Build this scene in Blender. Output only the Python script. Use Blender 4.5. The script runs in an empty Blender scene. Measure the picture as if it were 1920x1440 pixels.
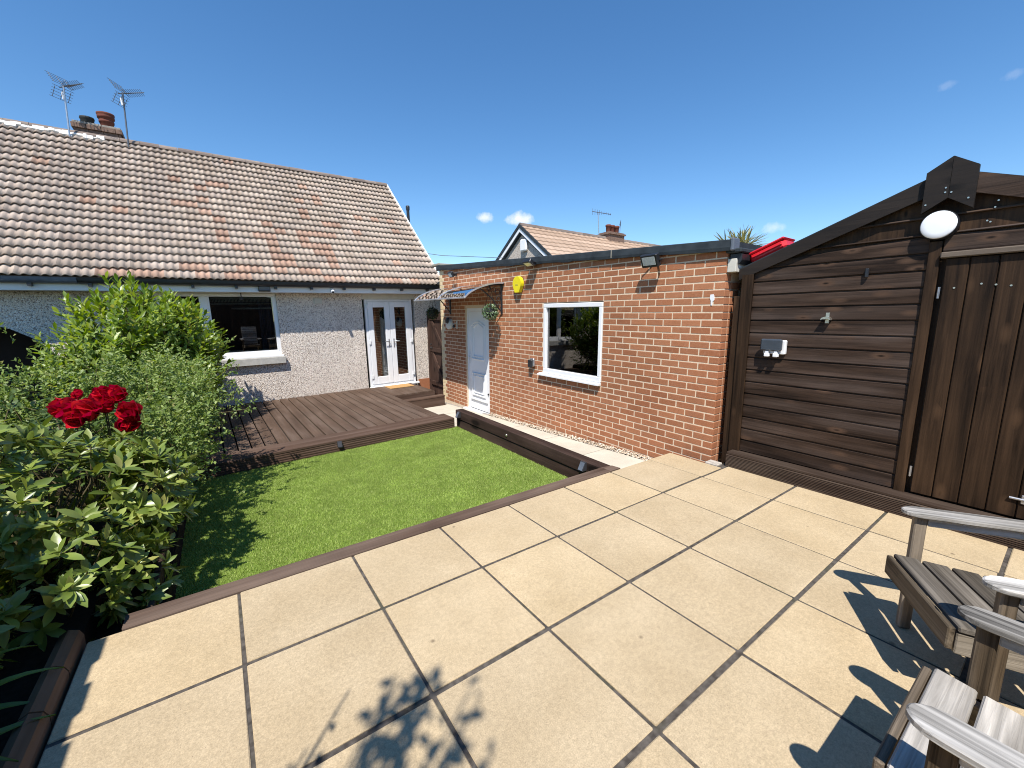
import bpy, math, random
import numpy as np
from mathutils import Matrix, Vector, Quaternion

random.seed(7); rng = np.random.default_rng(11)
C = bpy.context.scene
COL = C.collection
R = math.radians

# ------------------------------------------------------------------ camera
YAW, PITCH, ROLL = 0.951316177, -0.15967, -0.00499
CAM = Vector((0.043, -1.9715, 1.4971))
fw = Vector((math.cos(PITCH)*math.cos(YAW), math.cos(PITCH)*math.sin(YAW), math.sin(PITCH)))
rt = fw.cross(Vector((0, 0, 1))).normalized(); up = rt.cross(fw)
rt, up = math.cos(ROLL)*rt+math.sin(ROLL)*up, -math.sin(ROLL)*rt+math.cos(ROLL)*up
cd = bpy.data.cameras.new('camera'); cam = bpy.data.objects.new('camera', cd); COL.objects.link(cam)
cd.sensor_width = 36; cd.lens = 767.335/1920*36; cd.clip_start = 0.02; cd.clip_end = 3000
M = Matrix((rt, up, -fw)).transposed().to_4x4(); M.translation = CAM
cam.matrix_world = M
C.camera = cam

# ------------------------------------------------------------------ light
SUN = Vector((0.47, 0.49, -1.0)).normalized()
EL = math.asin(-SUN.z); AZ = math.atan2(-SUN.x, -SUN.y)
W = bpy.data.worlds.new('World'); C.world = W; W.use_nodes = True
nt = W.node_tree; nt.nodes.clear()
wo = nt.nodes.new('ShaderNodeOutputWorld'); bg = nt.nodes.new('ShaderNodeBackground')
sky = nt.nodes.new('ShaderNodeTexSky'); sky.sky_type = 'NISHITA'; sky.sun_disc = False
sky.sun_elevation = EL; sky.sun_rotation = AZ
sky.altitude = 0; sky.air_density = 1.0; sky.dust_density = 0.0; sky.ozone_density = 3.0
hs = nt.nodes.new('ShaderNodeHueSaturation'); hs.inputs['Saturation'].default_value = 1.22; nt.links.new(sky.outputs[0], hs.inputs['Color'])
bg.inputs['Strength'].default_value = 0.135
# small fair-weather clouds: noise-edged puffs scattered low over the horizon
tc = nt.nodes.new('ShaderNodeTexCoord')
def cloud_mask(dirv, rad, seed):
    d = Vector(dirv).normalized()
    r = d.cross(Vector((0, 0, 1))).normalized()
    sub = nt.nodes.new('ShaderNodeVectorMath'); sub.operation = 'SUBTRACT'; sub.inputs[1].default_value = d
    nt.links.new(tc.outputs['Generated'], sub.inputs[0])
    nz = nt.nodes.new('ShaderNodeTexNoise'); nz.inputs['Scale'].default_value = 1.6/rad; nz.inputs['Detail'].default_value = 6
    nz.inputs['Roughness'].default_value = .62
    ad = nt.nodes.new('ShaderNodeVectorMath'); ad.operation = 'ADD'; ad.inputs[1].default_value = (seed, seed*.7, 0)
    nt.links.new(tc.outputs['Generated'], ad.inputs[0]); nt.links.new(ad.outputs[0], nz.inputs['Vector'])
    sc = nt.nodes.new('ShaderNodeVectorMath'); sc.operation = 'MULTIPLY'; sc.inputs[1].default_value = (1, 1, 1.7)
    nt.links.new(sub.outputs[0], sc.inputs[0])
    ln = nt.nodes.new('ShaderNodeVectorMath'); ln.operation = 'LENGTH'; nt.links.new(sc.outputs[0], ln.inputs[0])
    m1 = nt.nodes.new('ShaderNodeMath'); m1.operation = 'MULTIPLY_ADD'; m1.inputs[1].default_value = -1.0/rad; m1.inputs[2].default_value = .62
    nt.links.new(ln.outputs['Value'], m1.inputs[0])
    m2 = nt.nodes.new('ShaderNodeMath'); m2.operation = 'ADD'; nt.links.new(m1.outputs[0], m2.inputs[0]); nt.links.new(nz.outputs['Fac'], m2.inputs[1])
    mr = nt.nodes.new('ShaderNodeMapRange'); mr.inputs['From Min'].default_value = .55; mr.inputs['From Max'].default_value = .95
    nt.links.new(m2.outputs[0], mr.inputs['Value'])
    return mr.outputs[0]
def pxdir(px, py):
    return fw+(px-960)/767.335*rt-(py-720)/767.335*up
cur = hs.outputs[0]
for (px, py, rad, sd, st) in ((909, 408, .036, 1.3, .75), (971, 410, .055, 4.1, .95), (1452, 426, .034, 7.7, .38), (1775, 160, .02, 9.1, .10), (1900, 140, .02, 3.7, .10)):
    mk = cloud_mask(pxdir(px, py), rad, sd)
    mu = nt.nodes.new('ShaderNodeMath'); mu.operation = 'MULTIPLY'; mu.inputs[1].default_value = st; nt.links.new(mk, mu.inputs[0])
    mx = nt.nodes.new('ShaderNodeMix'); mx.data_type = 'RGBA'
    nt.links.new(mu.outputs[0], mx.inputs['Factor']); nt.links.new(cur, mx.inputs[6]); mx.inputs[7].default_value = (6.2, 6.3, 6.6, 1)
    cur = mx.outputs[2]
nt.links.new(cur, bg.inputs['Color']); nt.links.new(bg.outputs[0], wo.inputs[0])
sl = bpy.data.lights.new('sun', 'SUN'); so = bpy.data.objects.new('sun', sl); COL.objects.link(so)
sl.energy = 5.0; sl.angle = R(.5); sl.color = (1, .955, .89)
so.rotation_euler = SUN.to_track_quat('-Z', 'Y').to_euler(); so.location = (-6, -6, 12)
vs = C.view_settings
vs.view_transform = 'Standard'; vs.look = 'None'; vs.gamma = 1; vs.use_curve_mapping = False; vs.exposure = 0.42
C.render.engine = 'CYCLES'
C.cycles.filter_width = 1.05; C.cycles.max_bounces = 8; C.cycles.diffuse_bounces = 2; C.cycles.transparent_max_bounces = 16

# ------------------------------------------------------------------ frames (each building has its own true axes)
def frame(cols, o):
    m = Matrix(cols).transposed().to_4x4(); m.translation = Vector(o); return m
def axes(x, y):
    x = Vector(x).normalized(); y = Vector(y); y = (y-x*y.dot(x)).normalized(); return (x, y, x.cross(y))
def axes_y(x, y):
    y = Vector(y).normalized(); x = Vector(x); x = (x-y*x.dot(y)).normalized(); return (x, y, x.cross(y))
WLD = Matrix.Identity(4)
GAR = frame(axes_y((1, -.001, .00808), (.001, 1, .01105)), (4.18, .195, 0))
HOU = frame(axes((.9994, .0248, .0222), (-.025, .9996, .0079)), (4.2, 7.493, 0))

# ------------------------------------------------------------------ mesh helper
class MB:
    def __init__(s): s.v = []; s.f = []; s.m = []; s.sm = []
    def add(s, vs, fs, mi=0, smooth=False):
        b = len(s.v); s.v += [tuple(p) for p in vs]
        for f in fs: s.f.append(tuple(i+b for i in f)); s.m.append(mi); s.sm.append(smooth)
        return s
    def box(s, x0, x1, y0, y1, z0, z1, mi=0):
        v = [(x0, y0, z0), (x1, y0, z0), (x1, y1, z0), (x0, y1, z0), (x0, y0, z1), (x1, y0, z1), (x1, y1, z1), (x0, y1, z1)]
        return s.add(v, [(0, 3, 2, 1), (4, 5, 6, 7), (0, 1, 5, 4), (1, 2, 6, 5), (2, 3, 7, 6), (3, 0, 4, 7)], mi)
    def cbox(s, x0, x1, y0, y1, z0, z1, c=.004, mi=0):
        """box with chamfered edges"""
        X, Y, Z = (x0, x1), (y0, y1), (z0, z1); vs = []; idx = {}
        c = min(c, (x1-x0)*.45, (y1-y0)*.45, (z1-z0)*.45)
        for i in (0, 1):
            for j in (0, 1):
                for k in (0, 1):
                    sx, sy, sz = (1, -1)[i], (1, -1)[j], (1, -1)[k]
                    for a in range(3):
                        p = [X[i]+sx*c, Y[j]+sy*c, Z[k]+sz*c]; p[a] = (X[i], Y[j], Z[k])[a]
                        idx[i, j, k, a] = len(vs); vs.append(p)
        fs = []
        for a in range(3):
            b, d = (a+1) % 3, (a+2) % 3
            for e in (0, 1):
                q = []
                for (g, h) in ((0, 0), (1, 0), (1, 1), (0, 1)):
                    t = [0, 0, 0]; t[a] = e; t[b] = g; t[d] = h; q.append(idx[(*t, a)])
                fs.append(q if e else q[::-1])
        for a in range(3):
            b, d = (a+1) % 3, (a+2) % 3
            for g in (0, 1):
                for h in (0, 1):
                    t0 = [0, 0, 0]; t0[b] = g; t0[d] = h; t1 = list(t0); t1[a] = 1
                    q = [idx[(*t0, b)], idx[(*t1, b)], idx[(*t1, d)], idx[(*t0, d)]]
                    fs.append(q if (g+h) % 2 else q[::-1])
        for i in (0, 1):
            for j in (0, 1):
                for k in (0, 1):
                    t = [idx[i, j, k, a] for a in range(3)]
                    fs.append(t if (i+j+k) % 2 else t[::-1])
        return s.add(vs, fs, mi)
    def prism(s, poly, axis, a, b, mi=0):
        """polygon given in the two other axes (cyclic order), extruded along axis"""
        n = len(poly); vs = []
        for t in (a, b):
            for (p, q) in poly:
                vs.append({'x': (t, p, q), 'y': (p, t, q), 'z': (p, q, t)}[axis])
        fs = [tuple(range(n))[::-1], tuple(range(n, 2*n))]
        for i in range(n): j = (i+1) % n; fs.append((i, j, n+j, n+i))
        return s.add(vs, fs, mi)
    def tube(s, pts, r, n=8, mi=0, cap=True, smooth=True):
        pts = [Vector(p) for p in pts]; rs = r if isinstance(r, (list, tuple)) else [r]*len(pts)
        vs = []; prev = None
        for i, p in enumerate(pts):
            d = (pts[min(i+1, len(pts)-1)]-pts[max(i-1, 0)]).normalized()
            if prev is None:
                a = d.cross(Vector((0, 0, 1)));
                if a.length < 1e-3: a = Vector((1, 0, 0))
                a.normalize()
            else:
                a = (prev-d*prev.dot(d)).normalized()
            prev = a; b = d.cross(a)
            for k in range(n):
                t = 2*math.pi*k/n; vs.append(p+(a*math.cos(t)+b*math.sin(t))*rs[i])
        fs = []
        for i in range(len(pts)-1):
            for k in range(n): l = (k+1) % n; fs.append((i*n+k, i*n+l, (i+1)*n+l, (i+1)*n+k))
        s.add(vs, fs, mi, smooth)
        if cap: s.add([vs[k] for k in range(n)], [tuple(range(n))[::-1]], mi); s.add([vs[len(vs)-n+k] for k in range(n)], [tuple(range(n))], mi)
        return s
    def lathe(s, prof, c, axis='z', n=24, mi=0, smooth=True):
        vs = []
        for (r, h) in prof:
            for k in range(n):
                t = 2*math.pi*k/n; a, b = r*math.cos(t), r*math.sin(t)
                p = {'z': (a, b, h), 'x': (h, a, b), 'y': (b, h, a)}[axis]
                vs.append((c[0]+p[0], c[1]+p[1], c[2]+p[2]))
        fs = []
        for i in range(len(prof)-1):
            for k in range(n): l = (k+1) % n; fs.append((i*n+k, i*n+l, (i+1)*n+l, (i+1)*n+k))
        s.add(vs, fs, mi, smooth)
        m = len(prof)-1
        if prof[0][0] > 0: s.add(vs[:n], [tuple(range(n))[::-1]], mi)
        if prof[m][0] > 0: s.add(vs[m*n:], [tuple(range(n))], mi)
        return s
    def mesh(s, name, mats, off=None):
        me = bpy.data.meshes.new(name)
        v = s.v if off is None else [(p[0]-off[0], p[1]-off[1], p[2]-off[2]) for p in s.v]
        me.from_pydata(v, [], s.f)
        for m in (mats if isinstance(mats, (list, tuple)) else [mats]): me.materials.append(m)
        me.polygons.foreach_set('material_index', s.m); me.polygons.foreach_set('use_smooth', s.sm)
        me.update(); return me

def np_mesh(name, V, F, mats, mi=None, smooth=False):
    """V (n,3) array, F (m,k) array"""
    me = bpy.data.meshes.new(name); k = F.shape[1]
    me.vertices.add(len(V)); me.vertices.foreach_set('co', np.ascontiguousarray(V, dtype=np.float32).ravel())
    me.loops.add(F.size); me.loops.foreach_set('vertex_index', np.ascontiguousarray(F, dtype=np.int32).ravel())
    me.polygons.add(len(F)); me.polygons.foreach_set('loop_start', np.arange(0, F.size, k, dtype=np.int32))
    me.polygons.foreach_set('loop_total', np.full(len(F), k, dtype=np.int32))
    for m in (mats if isinstance(mats, (list, tuple)) else [mats]): me.materials.append(m)
    if mi is not None: me.polygons.foreach_set('material_index', np.ascontiguousarray(mi, dtype=np.int32))
    me.polygons.foreach_set('use_smooth', np.full(len(F), smooth, dtype=bool))
    me.update(calc_edges=True); me.validate(); return me

class Thing:
    """an Empty at the base of a thing, in the axes of its frame; parts are given in frame coordinates"""
    def __init__(s, name, label=None, cat=None, base=(0, 0, 0), fr=WLD, group=None, kind=None, rotz=0):
        s.b = Vector(base); s.o = bpy.data.objects.new(name, None); COL.objects.link(s.o); s.o.empty_display_size = .1
        s.o.matrix_world = fr @ Matrix.Translation(s.b) @ Matrix.Rotation(rotz, 4, 'Z')
        tag(s.o, label, cat, group, kind)
    def part(s, name, mb, mats, parent=None, kind=None, label=None):
        me = mb.mesh(name, mats, s.b) if isinstance(mb, MB) else mb
        o = bpy.data.objects.new(name, me); COL.objects.link(o); o.parent = parent or s.o
        if kind: o['kind'] = kind
        if label: o['label'] = label
        return o
    def piece(s, name, me, loc, rot=(0, 0, 0), parent=None):
        o = bpy.data.objects.new(name, me); COL.objects.link(o); o.parent = parent or s.o
        o.location = Vector(loc)-s.b; o.rotation_euler = rot
        return o
def tag(o, label=None, cat=None, group=None, kind=None):
    if label: o['label'] = label
    if cat: o['category'] = cat
    if group: o['group'] = group
    if kind: o['kind'] = kind
def single(name, mb, mats, label, cat, base, fr=WLD, group=None, kind=None):
    me = mb.mesh(name, mats, base); o = bpy.data.objects.new(name, me); COL.objects.link(o)
    o.matrix_world = fr @ Matrix.Translation(Vector(base)); tag(o, label, cat, group, kind); return o

# ------------------------------------------------------------------ materials
def srgb(r, g, b):
    f = lambda c: ((c/255+.055)/1.055)**2.4 if c > 10 else c/255/12.92
    return (f(r), f(g), f(b))
class Mat:
    def __init__(s, name):
        s.m = bpy.data.materials.new(name); s.m.use_nodes = True; s.t = s.m.node_tree; s.p = s.t.nodes['Principled BSDF']; s.out = s.t.nodes['Material Output']
        s.co = s.n('ShaderNodeTexCoord'); s.oi = s.n('ShaderNodeObjectInfo')
    def n(s, ty, **k):
        x = s.t.nodes.new(ty)
        for a, b in k.items(): setattr(x, a, b)
        return x
    def l(s, a, b): s.t.links.new(a, b)
    def inp(s, node, key, val):
        if isinstance(val, bpy.types.NodeSocket): s.l(val, node.inputs[key])
        else: node.inputs[key].default_value = val
    def wnoise(s, scale, sc=(1, 1, 1), detail=5, rough=.6):
        g = s.n('ShaderNodeNewGeometry'); mp = s.n('ShaderNodeMapping'); mp.inputs['Scale'].default_value = sc; s.l(g.outputs['Position'], mp.inputs['Vector']); return s.noise(scale, detail, rough, mp.outputs[0])
    def math(s, op, a, b=0, c=0):
        x = s.n('ShaderNodeMath', operation=op); s.inp(x, 0, a); s.inp(x, 1, b); s.inp(x, 2, c); return x.outputs[0]
    def vec(s, scale=(1, 1, 1), src='Object', randoff=0):
        mp = s.n('ShaderNodeMapping'); s.l(s.co.outputs[src], mp.inputs['Vector']); mp.inputs['Scale'].default_value = scale
        if randoff:
            m = s.n('ShaderNodeVectorMath', operation='SCALE'); m.inputs[0].default_value = (randoff, randoff*1.7, randoff*.6); s.l(s.oi.outputs['Random'], m.inputs['Scale'])
            s.l(m.outputs[0], mp.inputs['Location'])
        return mp.outputs[0]
    def noise(s, scale=5, detail=4, rough=.55, vec=None, dist=0):
        x = s.n('ShaderNodeTexNoise'); x.inputs['Scale'].default_value = scale; x.inputs['Detail'].default_value = detail; x.inputs['Roughness'].default_value = rough; x.inputs['Distortion'].default_value = dist
        s.l(vec if vec is not None else s.co.outputs['Object'], x.inputs['Vector']); return x.outputs['Fac']
    def voro(s, scale=5, vec=None, feature='F1', rnd=1):
        x = s.n('ShaderNodeTexVoronoi', feature=feature); x.inputs['Scale'].default_value = scale; x.inputs['Randomness'].default_value = rnd
        s.l(vec if vec is not None else s.co.outputs['Object'], x.inputs['Vector']); return x
    def ramp(s, fac, stops):
        x = s.n('ShaderNodeValToRGB'); s.l(fac, x.inputs[0]); e = x.color_ramp.elements
        while len(e) < len(stops): e.new(.5)
        for k, (p, c) in enumerate(stops): e[k].position = p; e[k].color = (*c, 1) if len(c) == 3 else c
        return x.outputs[0]
    def range(s, v, a, b, c=0, d=1):
        x = s.n('ShaderNodeMapRange'); s.inp(x, 'Value', v); x.inputs[1].default_value = a; x.inputs[2].default_value = b; x.inputs[3].default_value = c; x.inputs[4].default_value = d; return x.outputs[0]
    def mix(s, f, a, b, mode='MIX'):
        x = s.n('ShaderNodeMix', data_type='RGBA', blend_type=mode); s.inp(x, 'Factor', f)
        for k, v in ((6, a), (7, b)):
            if isinstance(v, bpy.types.NodeSocket): s.l(v, x.inputs[k])
            else: x.inputs[k].default_value = (*v, 1)
        return x.outputs[2]
    def hsv(s, col, h=.5, sa=1, v=1):
        x = s.n('ShaderNodeHueSaturation'); s.inp(x, 'Hue', h); s.inp(x, 'Saturation', sa); s.inp(x, 'Value', v)
        if isinstance(col, bpy.types.NodeSocket): s.l(col, x.inputs['Color'])
        else: x.inputs['Color'].default_value = (*col, 1)
        return x.outputs[0]
    def rnd(s, island=True):
        """a random number per object and, in joined meshes, per loose piece"""
        if not island: return s.oi.outputs['Random']
        g = s.n('ShaderNodeNewGeometry'); a = s.math('ADD', g.outputs['Random Per Island'], s.oi.outputs['Random'])
        return s.math('FRACT', a)
    def bump(s, h, strength=.3, dist=.01):
        b = s.n('ShaderNodeBump'); b.inputs['Strength'].default_value = strength; b.inputs['Distance'].default_value = dist
        s.l(h, b.inputs['Height']); s.l(b.outputs[0], s.p.inputs['Normal'])
    def done(s, col=None, rough=.8, spec=.3, metal=0):
        if col is not None:
            if isinstance(col, bpy.types.NodeSocket): s.l(col, s.p.inputs['Base Color'])
            else: s.p.inputs['Base Color'].default_value = (*col, 1)
        s.inp(s.p, 'Roughness', rough); s.p.inputs['Specular IOR Level'].default_value = spec; s.p.inputs['Metallic'].default_value = metal
        return s.m

def plain(name, col, rough=.5, spec=.4, metal=0, var=.12, scale=9):
    m = Mat(name); n = m.noise(scale, 5); c = m.hsv(col, v=m.range(n, .3, .7, 1-var, 1+var))
    n2 = m.noise(scale*14, 3); m.bump(n2, .08, .002)
    return m.done(c, m.range(n, .3, .7, rough*.85, min(1, rough*1.15)), spec, metal)

def wood(name, col, axis, var=.35, knots=True, rough=.78, spec=.16, grey=None, fine=1., kn_s=1., bumps=.35, rvar=.16, kd=.25):
    m = Mat(name); sc = [38*fine]*3; sc['xyz'.index(axis)] = 1.6
    v = m.vec(sc, randoff=23)
    n = m.noise(1, 6, .65, v, .6)
    sc2 = [7]*3; sc2['xyz'.index(axis)] = .8
    n2 = m.noise(1, 3, .5, m.vec(sc2, randoff=11))
    f = m.math('MULTIPLY_ADD', n2, .5, m.math('MULTIPLY', n, .5))
    c = m.mix(m.range(n2, .42, .66), col, grey) if grey else col
    c = m.hsv(c, v=m.range(f, .34, .66, 1-var, 1+var))
    c = m.hsv(c, v=m.range(m.rnd(), 0, 1, 1-rvar, 1+rvar)); c = m.hsv(c, v=m.range(m.wnoise(2.3), .3, .7, .86, 1.14))
    if knots:
        ks = [9*kn_s]*3; ks['xyz'.index(axis)] = 3.4*kn_s
        vo = m.voro(1, m.vec(ks, randoff=31)); gate = m.range(vo.outputs['Color'], .5, .54)
        wob = m.math('ADD', vo.outputs['Distance'], m.math('MULTIPLY_ADD', n2, .12, -.06))
        c = m.mix(m.math('MULTIPLY', m.range(wob, .16, .34, 1, 0), gate), c, tuple(x*kd for x in col))
        c = m.mix(m.math('MULTIPLY', m.range(wob, .05, .13, 1, 0), gate), c, tuple(x*.35 for x in col))
    m.bump(n, bumps, .004)
    return m.done(c, m.range(n, .3, .7, rough*.85, min(1, rough*1.15)), spec)

# paving
m = Mat('buff_paving'); v = m.vec(randoff=40)
n1 = m.noise(2.2, 5, .6, v); n2 = m.noise(190, 3, .75, v); n3 = m.noise(60, 4, .65, v)
c = m.mix(m.range(n1, .35, .68), (.455, .350, .212), (.53, .418, .265))
c = m.hsv(c, v=m.range(n2, .3, .7, .77, 1.2)); c = m.hsv(c, v=m.range(n3, .35, .65, .90, 1.08))
vo = m.voro(110, v); c = m.mix(m.math('MULTIPLY', m.range(vo.outputs['Distance'], .08, .2, 1, 0), m.range(vo.outputs['Color'], .78, .8)), c, (.22, .165, .11))
vo2 = m.voro(9, v); c = m.mix(m.math('MULTIPLY', m.range(vo2.outputs['Distance'], .05, .13, 1, 0), m.range(vo2.outputs['Color'], .8, .84, 0, .65)), c, (.11, .08, .05))
st = m.noise(4.3, 6, .7, m.vec((1, 1.4, 1), randoff=17), 1.2); c = m.mix(m.range(st, .58, .8, 0, .38), c, (.27, .20, .13))
c = m.hsv(c, v=m.range(m.wnoise(1.2), .3, .7, .93, 1.05)); c = m.hsv(c, sa=m.range(m.rnd(False), 0, 1, .97, 1.03), v=m.range(m.rnd(False), 0, 1, .95, 1.05))
m.bump(m.math('ADD', n2, m.math('MULTIPLY', n3, .6)), .35, .004); M_SLAB = m.done(c, .85, .2)
m = Mat('pale_paving'); v = m.vec(randoff=40); n1 = m.noise(3, 5, .6, v); n2 = m.noise(200, 3, .7, v)
c = m.hsv(m.mix(m.range(n1, .35, .7), (.50, .45, .36), (.60, .55, .45)), v=m.range(n2, .3, .7, .9, 1.1)); m.bump(n2, .2, .003); M_PALE = m.done(c, .85, .2)
m = Mat('grey_pointing'); n = m.noise(30, 5); n2 = m.noise(3.1, 4); c = m.mix(m.range(n, .35, .65), (.055, .047, .04), (.12, .105, .09)); c = m.mix(m.range(n2, .55, .72, 0, .5), c, (.06, .07, .03)); m.bump(n, .3, .004); M_JOINT = m.done(c, .95, .1)
M_MORTAR_GREY = plain('grey_mortar', (.42, .38, .33), .95, .1, var=.3, scale=30)
# brick
m = Mat('red_brick'); v = m.vec(randoff=60); n = m.noise(26, 5, .65, v); n2 = m.noise(170, 3, .7, v)
c = m.mix(m.range(m.rnd(), 0, 1), (.345, .132, .062), (.405, .172, .086)); c = m.mix(m.range(n, .5, .75, 0, .55), c, (.43, .22, .13))
c = m.hsv(c, v=m.range(m.math('FRACT', m.math('MULTIPLY', m.rnd(), 7.3)), 0, 1, .90, 1.07)); c = m.hsv(c, v=m.range(n2, .3, .7, .86, 1.12))
c = m.hsv(c, v=m.range(m.wnoise(1.1), .3, .7, .88, 1.1)); c = m.mix(m.range(m.wnoise(1.0, (3, 3, .5)), .58, .75, 0, .3), c, (.20, .10, .06))
vx = m.vec((3, 9, 220), randoff=30); dr = m.noise(1, 2, .5, vx)
m.bump(m.math('ADD', n2, m.math('MULTIPLY', dr, .8)), .3, .004); M_BRICK = m.done(c, .9, .2)
m = Mat('cream_mortar'); n = m.noise(60, 4); c = m.hsv((.70, .555, .40), v=m.range(n, .3, .7, .85, 1.12)); m.bump(n, .3, .004); M_MORTAR = m.done(c, .95, .1)
m = Mat('cream_brick'); v = m.vec(randoff=60); n = m.noise(30, 4, .6, v); c = m.hsv(m.mix(m.rnd(), (.66, .52, .30), (.74, .60, .38)), v=m.range(n, .3, .7, .88, 1.1)); M_CREAM = m.done(c, .9, .2)
# pebble dash
m = Mat('pebble_dash'); vo = m.voro(78); vo2 = m.voro(78, feature='DISTANCE_TO_EDGE')
bw = m.n('ShaderNodeSeparateColor'); m.l(vo.outputs['Color'], bw.inputs[0])
c = m.ramp(bw.outputs[0], [(0, (.20, .16, .13)), (.14, (.44, .36, .30)), (.3, (.72, .62, .52)), (.7, (.82, .73, .63)), (1, (.88, .82, .74))])
c = m.mix(m.range(vo2.outputs['Distance'], .0, .07, .6, 0), c, (.40, .33, .28))
n = m.noise(1.3, 4); c = m.hsv(c, v=m.range(n, .3, .7, .92, 1.08))
h = m.math('SUBTRACT', 1, vo.outputs['Distance']); m.bump(h, .9, .012); M_DASH = m.done(c, .9, .25)
m = Mat('pebble_dash_far'); vo = m.voro(40); bw = m.n('ShaderNodeSeparateColor'); m.l(vo.outputs['Color'], bw.inputs[0])
M_DASH_FAR = m.done(m.ramp(bw.outputs[0], [(0, (.3, .25, .21)), (.5, (.46, .40, .34)), (1, (.58, .52, .45))]), .9, .2)
# roof tiles
def tilemat(name, a, b, dark):
    m = Mat(name); v = m.vec(randoff=50); n = m.noise(16, 5, .6, v); n2 = m.noise(120, 3, .7, v)
    r = m.rnd(); c = m.mix(r, a, b); c = m.hsv(c, v=m.range(m.math('FRACT', m.math('MULTIPLY', r, 5.7)), 0, 1, .87, 1.08))
    c = m.mix(m.range(n, .56, .8, 0, .5), c, dark); c = m.hsv(c, v=m.range(m.wnoise(.9, (1.6, .6, .6)), .3, .7, .86, 1.1)); c = m.mix(m.range(m.wnoise(7, detail=3), .66, .74, 0, .35), c, (.40, .38, .30)); c = m.hsv(c, v=m.range(n2, .3, .7, .88, 1.1)); m.bump(n2, .3, .004)
    return m.done(c, .88, .2)
M_TILE = tilemat('buff_roof_tile', (.445, .345, .27), (.51, .41, .33), (.30, .235, .19))
M_TILE_RED = tilemat('red_roof_tile', (.43, .27, .195), (.48, .315, .23), (.36, .23, .17))
M_TILE_OLD = tilemat('weathered_roof_tile', (.42, .33, .267), (.475, .385, .318), (.26, .21, .185))
M_RIDGE = tilemat('ridge_tile', (.20, .155, .13), (.27, .215, .18), (.12, .10, .09))
M_LIME = plain('white_lime_mortar', (.74, .72, .68), .9, .1, var=.2, scale=20)
M_WHITE = plain('white_upvc', (.80, .80, .80), .35, .5, var=.03, scale=3)
M_OFFWHITE = plain('cream_painted_board', (.60, .57, .49), .6, .3, var=.08)
M_FASCIA = plain('white_fascia', (.72, .73, .74), .4, .45, var=.05, scale=2)
M_BLACK = plain('black_plastic', (.018, .019, .022), .4, .5, var=.2)
M_GREYPL = plain('grey_gutter_plastic', (.10, .115, .14), .4, .5, var=.2)
M_SILL = plain('grey_concrete_sill', (.44, .42, .38), .9, .2, var=.15, scale=18)
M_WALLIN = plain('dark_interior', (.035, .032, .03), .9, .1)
M_CURT = plain('blue_grey_curtain', (.10, .13, .20), .9, .1)
M_BLIND = plain('beige_blind', (.72, .62, .46), .8, .2)
M_STEEL = plain('galvanised_steel', (.50, .51, .53), .38, .5, .85, var=.15)
M_BRASS = plain('nickel_metal', (.62, .58, .50), .3, .5, .9)
M_ALU = plain('brushed_aluminium', (.62, .63, .65), .35, .5, .7, var=.06)
M_YELL = plain('yellow_alarm_plastic', (.80, .66, .015), .4, .5, var=.04)
M_RED = plain('red_plastic', (.62, .012, .02), .35, .5, var=.06)
M_FELT = plain('roofing_felt', (.028, .036, .042), .75, .3, var=.35, scale=7)
M_COPING = plain('weathered_grey_coping', (.30, .28, .23), .85, .2, var=.2)
M_TERR = plain('terracotta_pot', (.15, .052, .036), .8, .2, var=.2, scale=20)
M_DARKPOT = plain('sooty_cowl', (.028, .03, .03), .7, .3)
M_CHIM = plain('weathered_chimney_brick', (.19, .125, .095), .9, .2, var=.4, scale=22)
M_CONC = plain('grey_flaunching', (.30, .275, .24), .95, .1, var=.25, scale=15)
M_SOIL = plain('bark_soil', (.022, .016, .012), .95, .1, var=.5, scale=40)
M_GROUND = plain('dull_earth', (.11, .10, .07), .95, .1, var=.3, scale=3)
M_MAT = plain('coir_mat', (.46, .27, .11), .95, .1, var=.25, scale=60)
M_SOLAR = plain('dull_grey_metal', (.055, .055, .06), .5, .4, .3)
M_LENS = plain('pale_lens', (.55, .58, .56), .2, .5, var=.1, scale=30)
M_BLUEBAG = plain('blue_plastic_bag', (.07, .20, .36), .3, .5, var=.3)
m = Mat('opal_diffuser'); m.p.inputs['Subsurface Weight'].default_value = 0; M_OPAL = m.done((.90, .91, .92), .3, .5)
# woods
DK = (.056, .033, .025)
M_SHED_H = wood('dark_stain_cladding', (.042, .0245, .0155), 'y', var=.8, bumps=.7, rough=.62, spec=.16, grey=(.052, .036, .028), kn_s=1.2, kd=2.0, rvar=.22)
M_SHED_V = wood('dark_stain_board', (.036, .0200, .0105), 'z', var=.75, bumps=.6, rough=.62, spec=.16, kn_s=1.0, kd=2.2, rvar=.22)
M_SHED_BARGE = wood('dark_stain_barge', (.017, .0125, .010), 'y', var=.4, rough=.65, spec=.25)
M_STEP = wood('stained_step', (.055, .036, .026), 'y', var=.35, grey=(.085, .063, .047), knots=False)
M_DECK = wood('brown_decking', (.108, .069, .048), 'y', var=.28, grey=(.122, .085, .064), knots=False, rough=.72, rvar=.07)
M_DECKX = wood('brown_decking_border', (.094, .057, .040), 'x', var=.28, grey=(.108, .071, .053), knots=False, rvar=.12)
M_SLEEP = wood('stained_sleeper', (.036, .021, .016), 'y', var=.4, grey=(.050, .031, .024), kn_s=.6)
M_EDGE = wood('stained_edging', (.098, .062, .045), 'x', var=.4, grey=(.122, .086, .066), knots=False, fine=1.6)
M_GATE = wood('stained_gate', (.060, .034, .025), 'z', var=.3)
M_FENCE = wood('stained_fence', (.045, .03, .022), 'z', var=.35)
M_LOG = wood('timber_edging', (.15, .09, .05), 'y', var=.3, grey=(.15, .10, .065))
def chairwood(n, ax, a, g): return wood(n, a, ax, var=.8, grey=g, knots=False, fine=1.7, rough=.88, spec=.12, rvar=.2, bumps=1.0)
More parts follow.
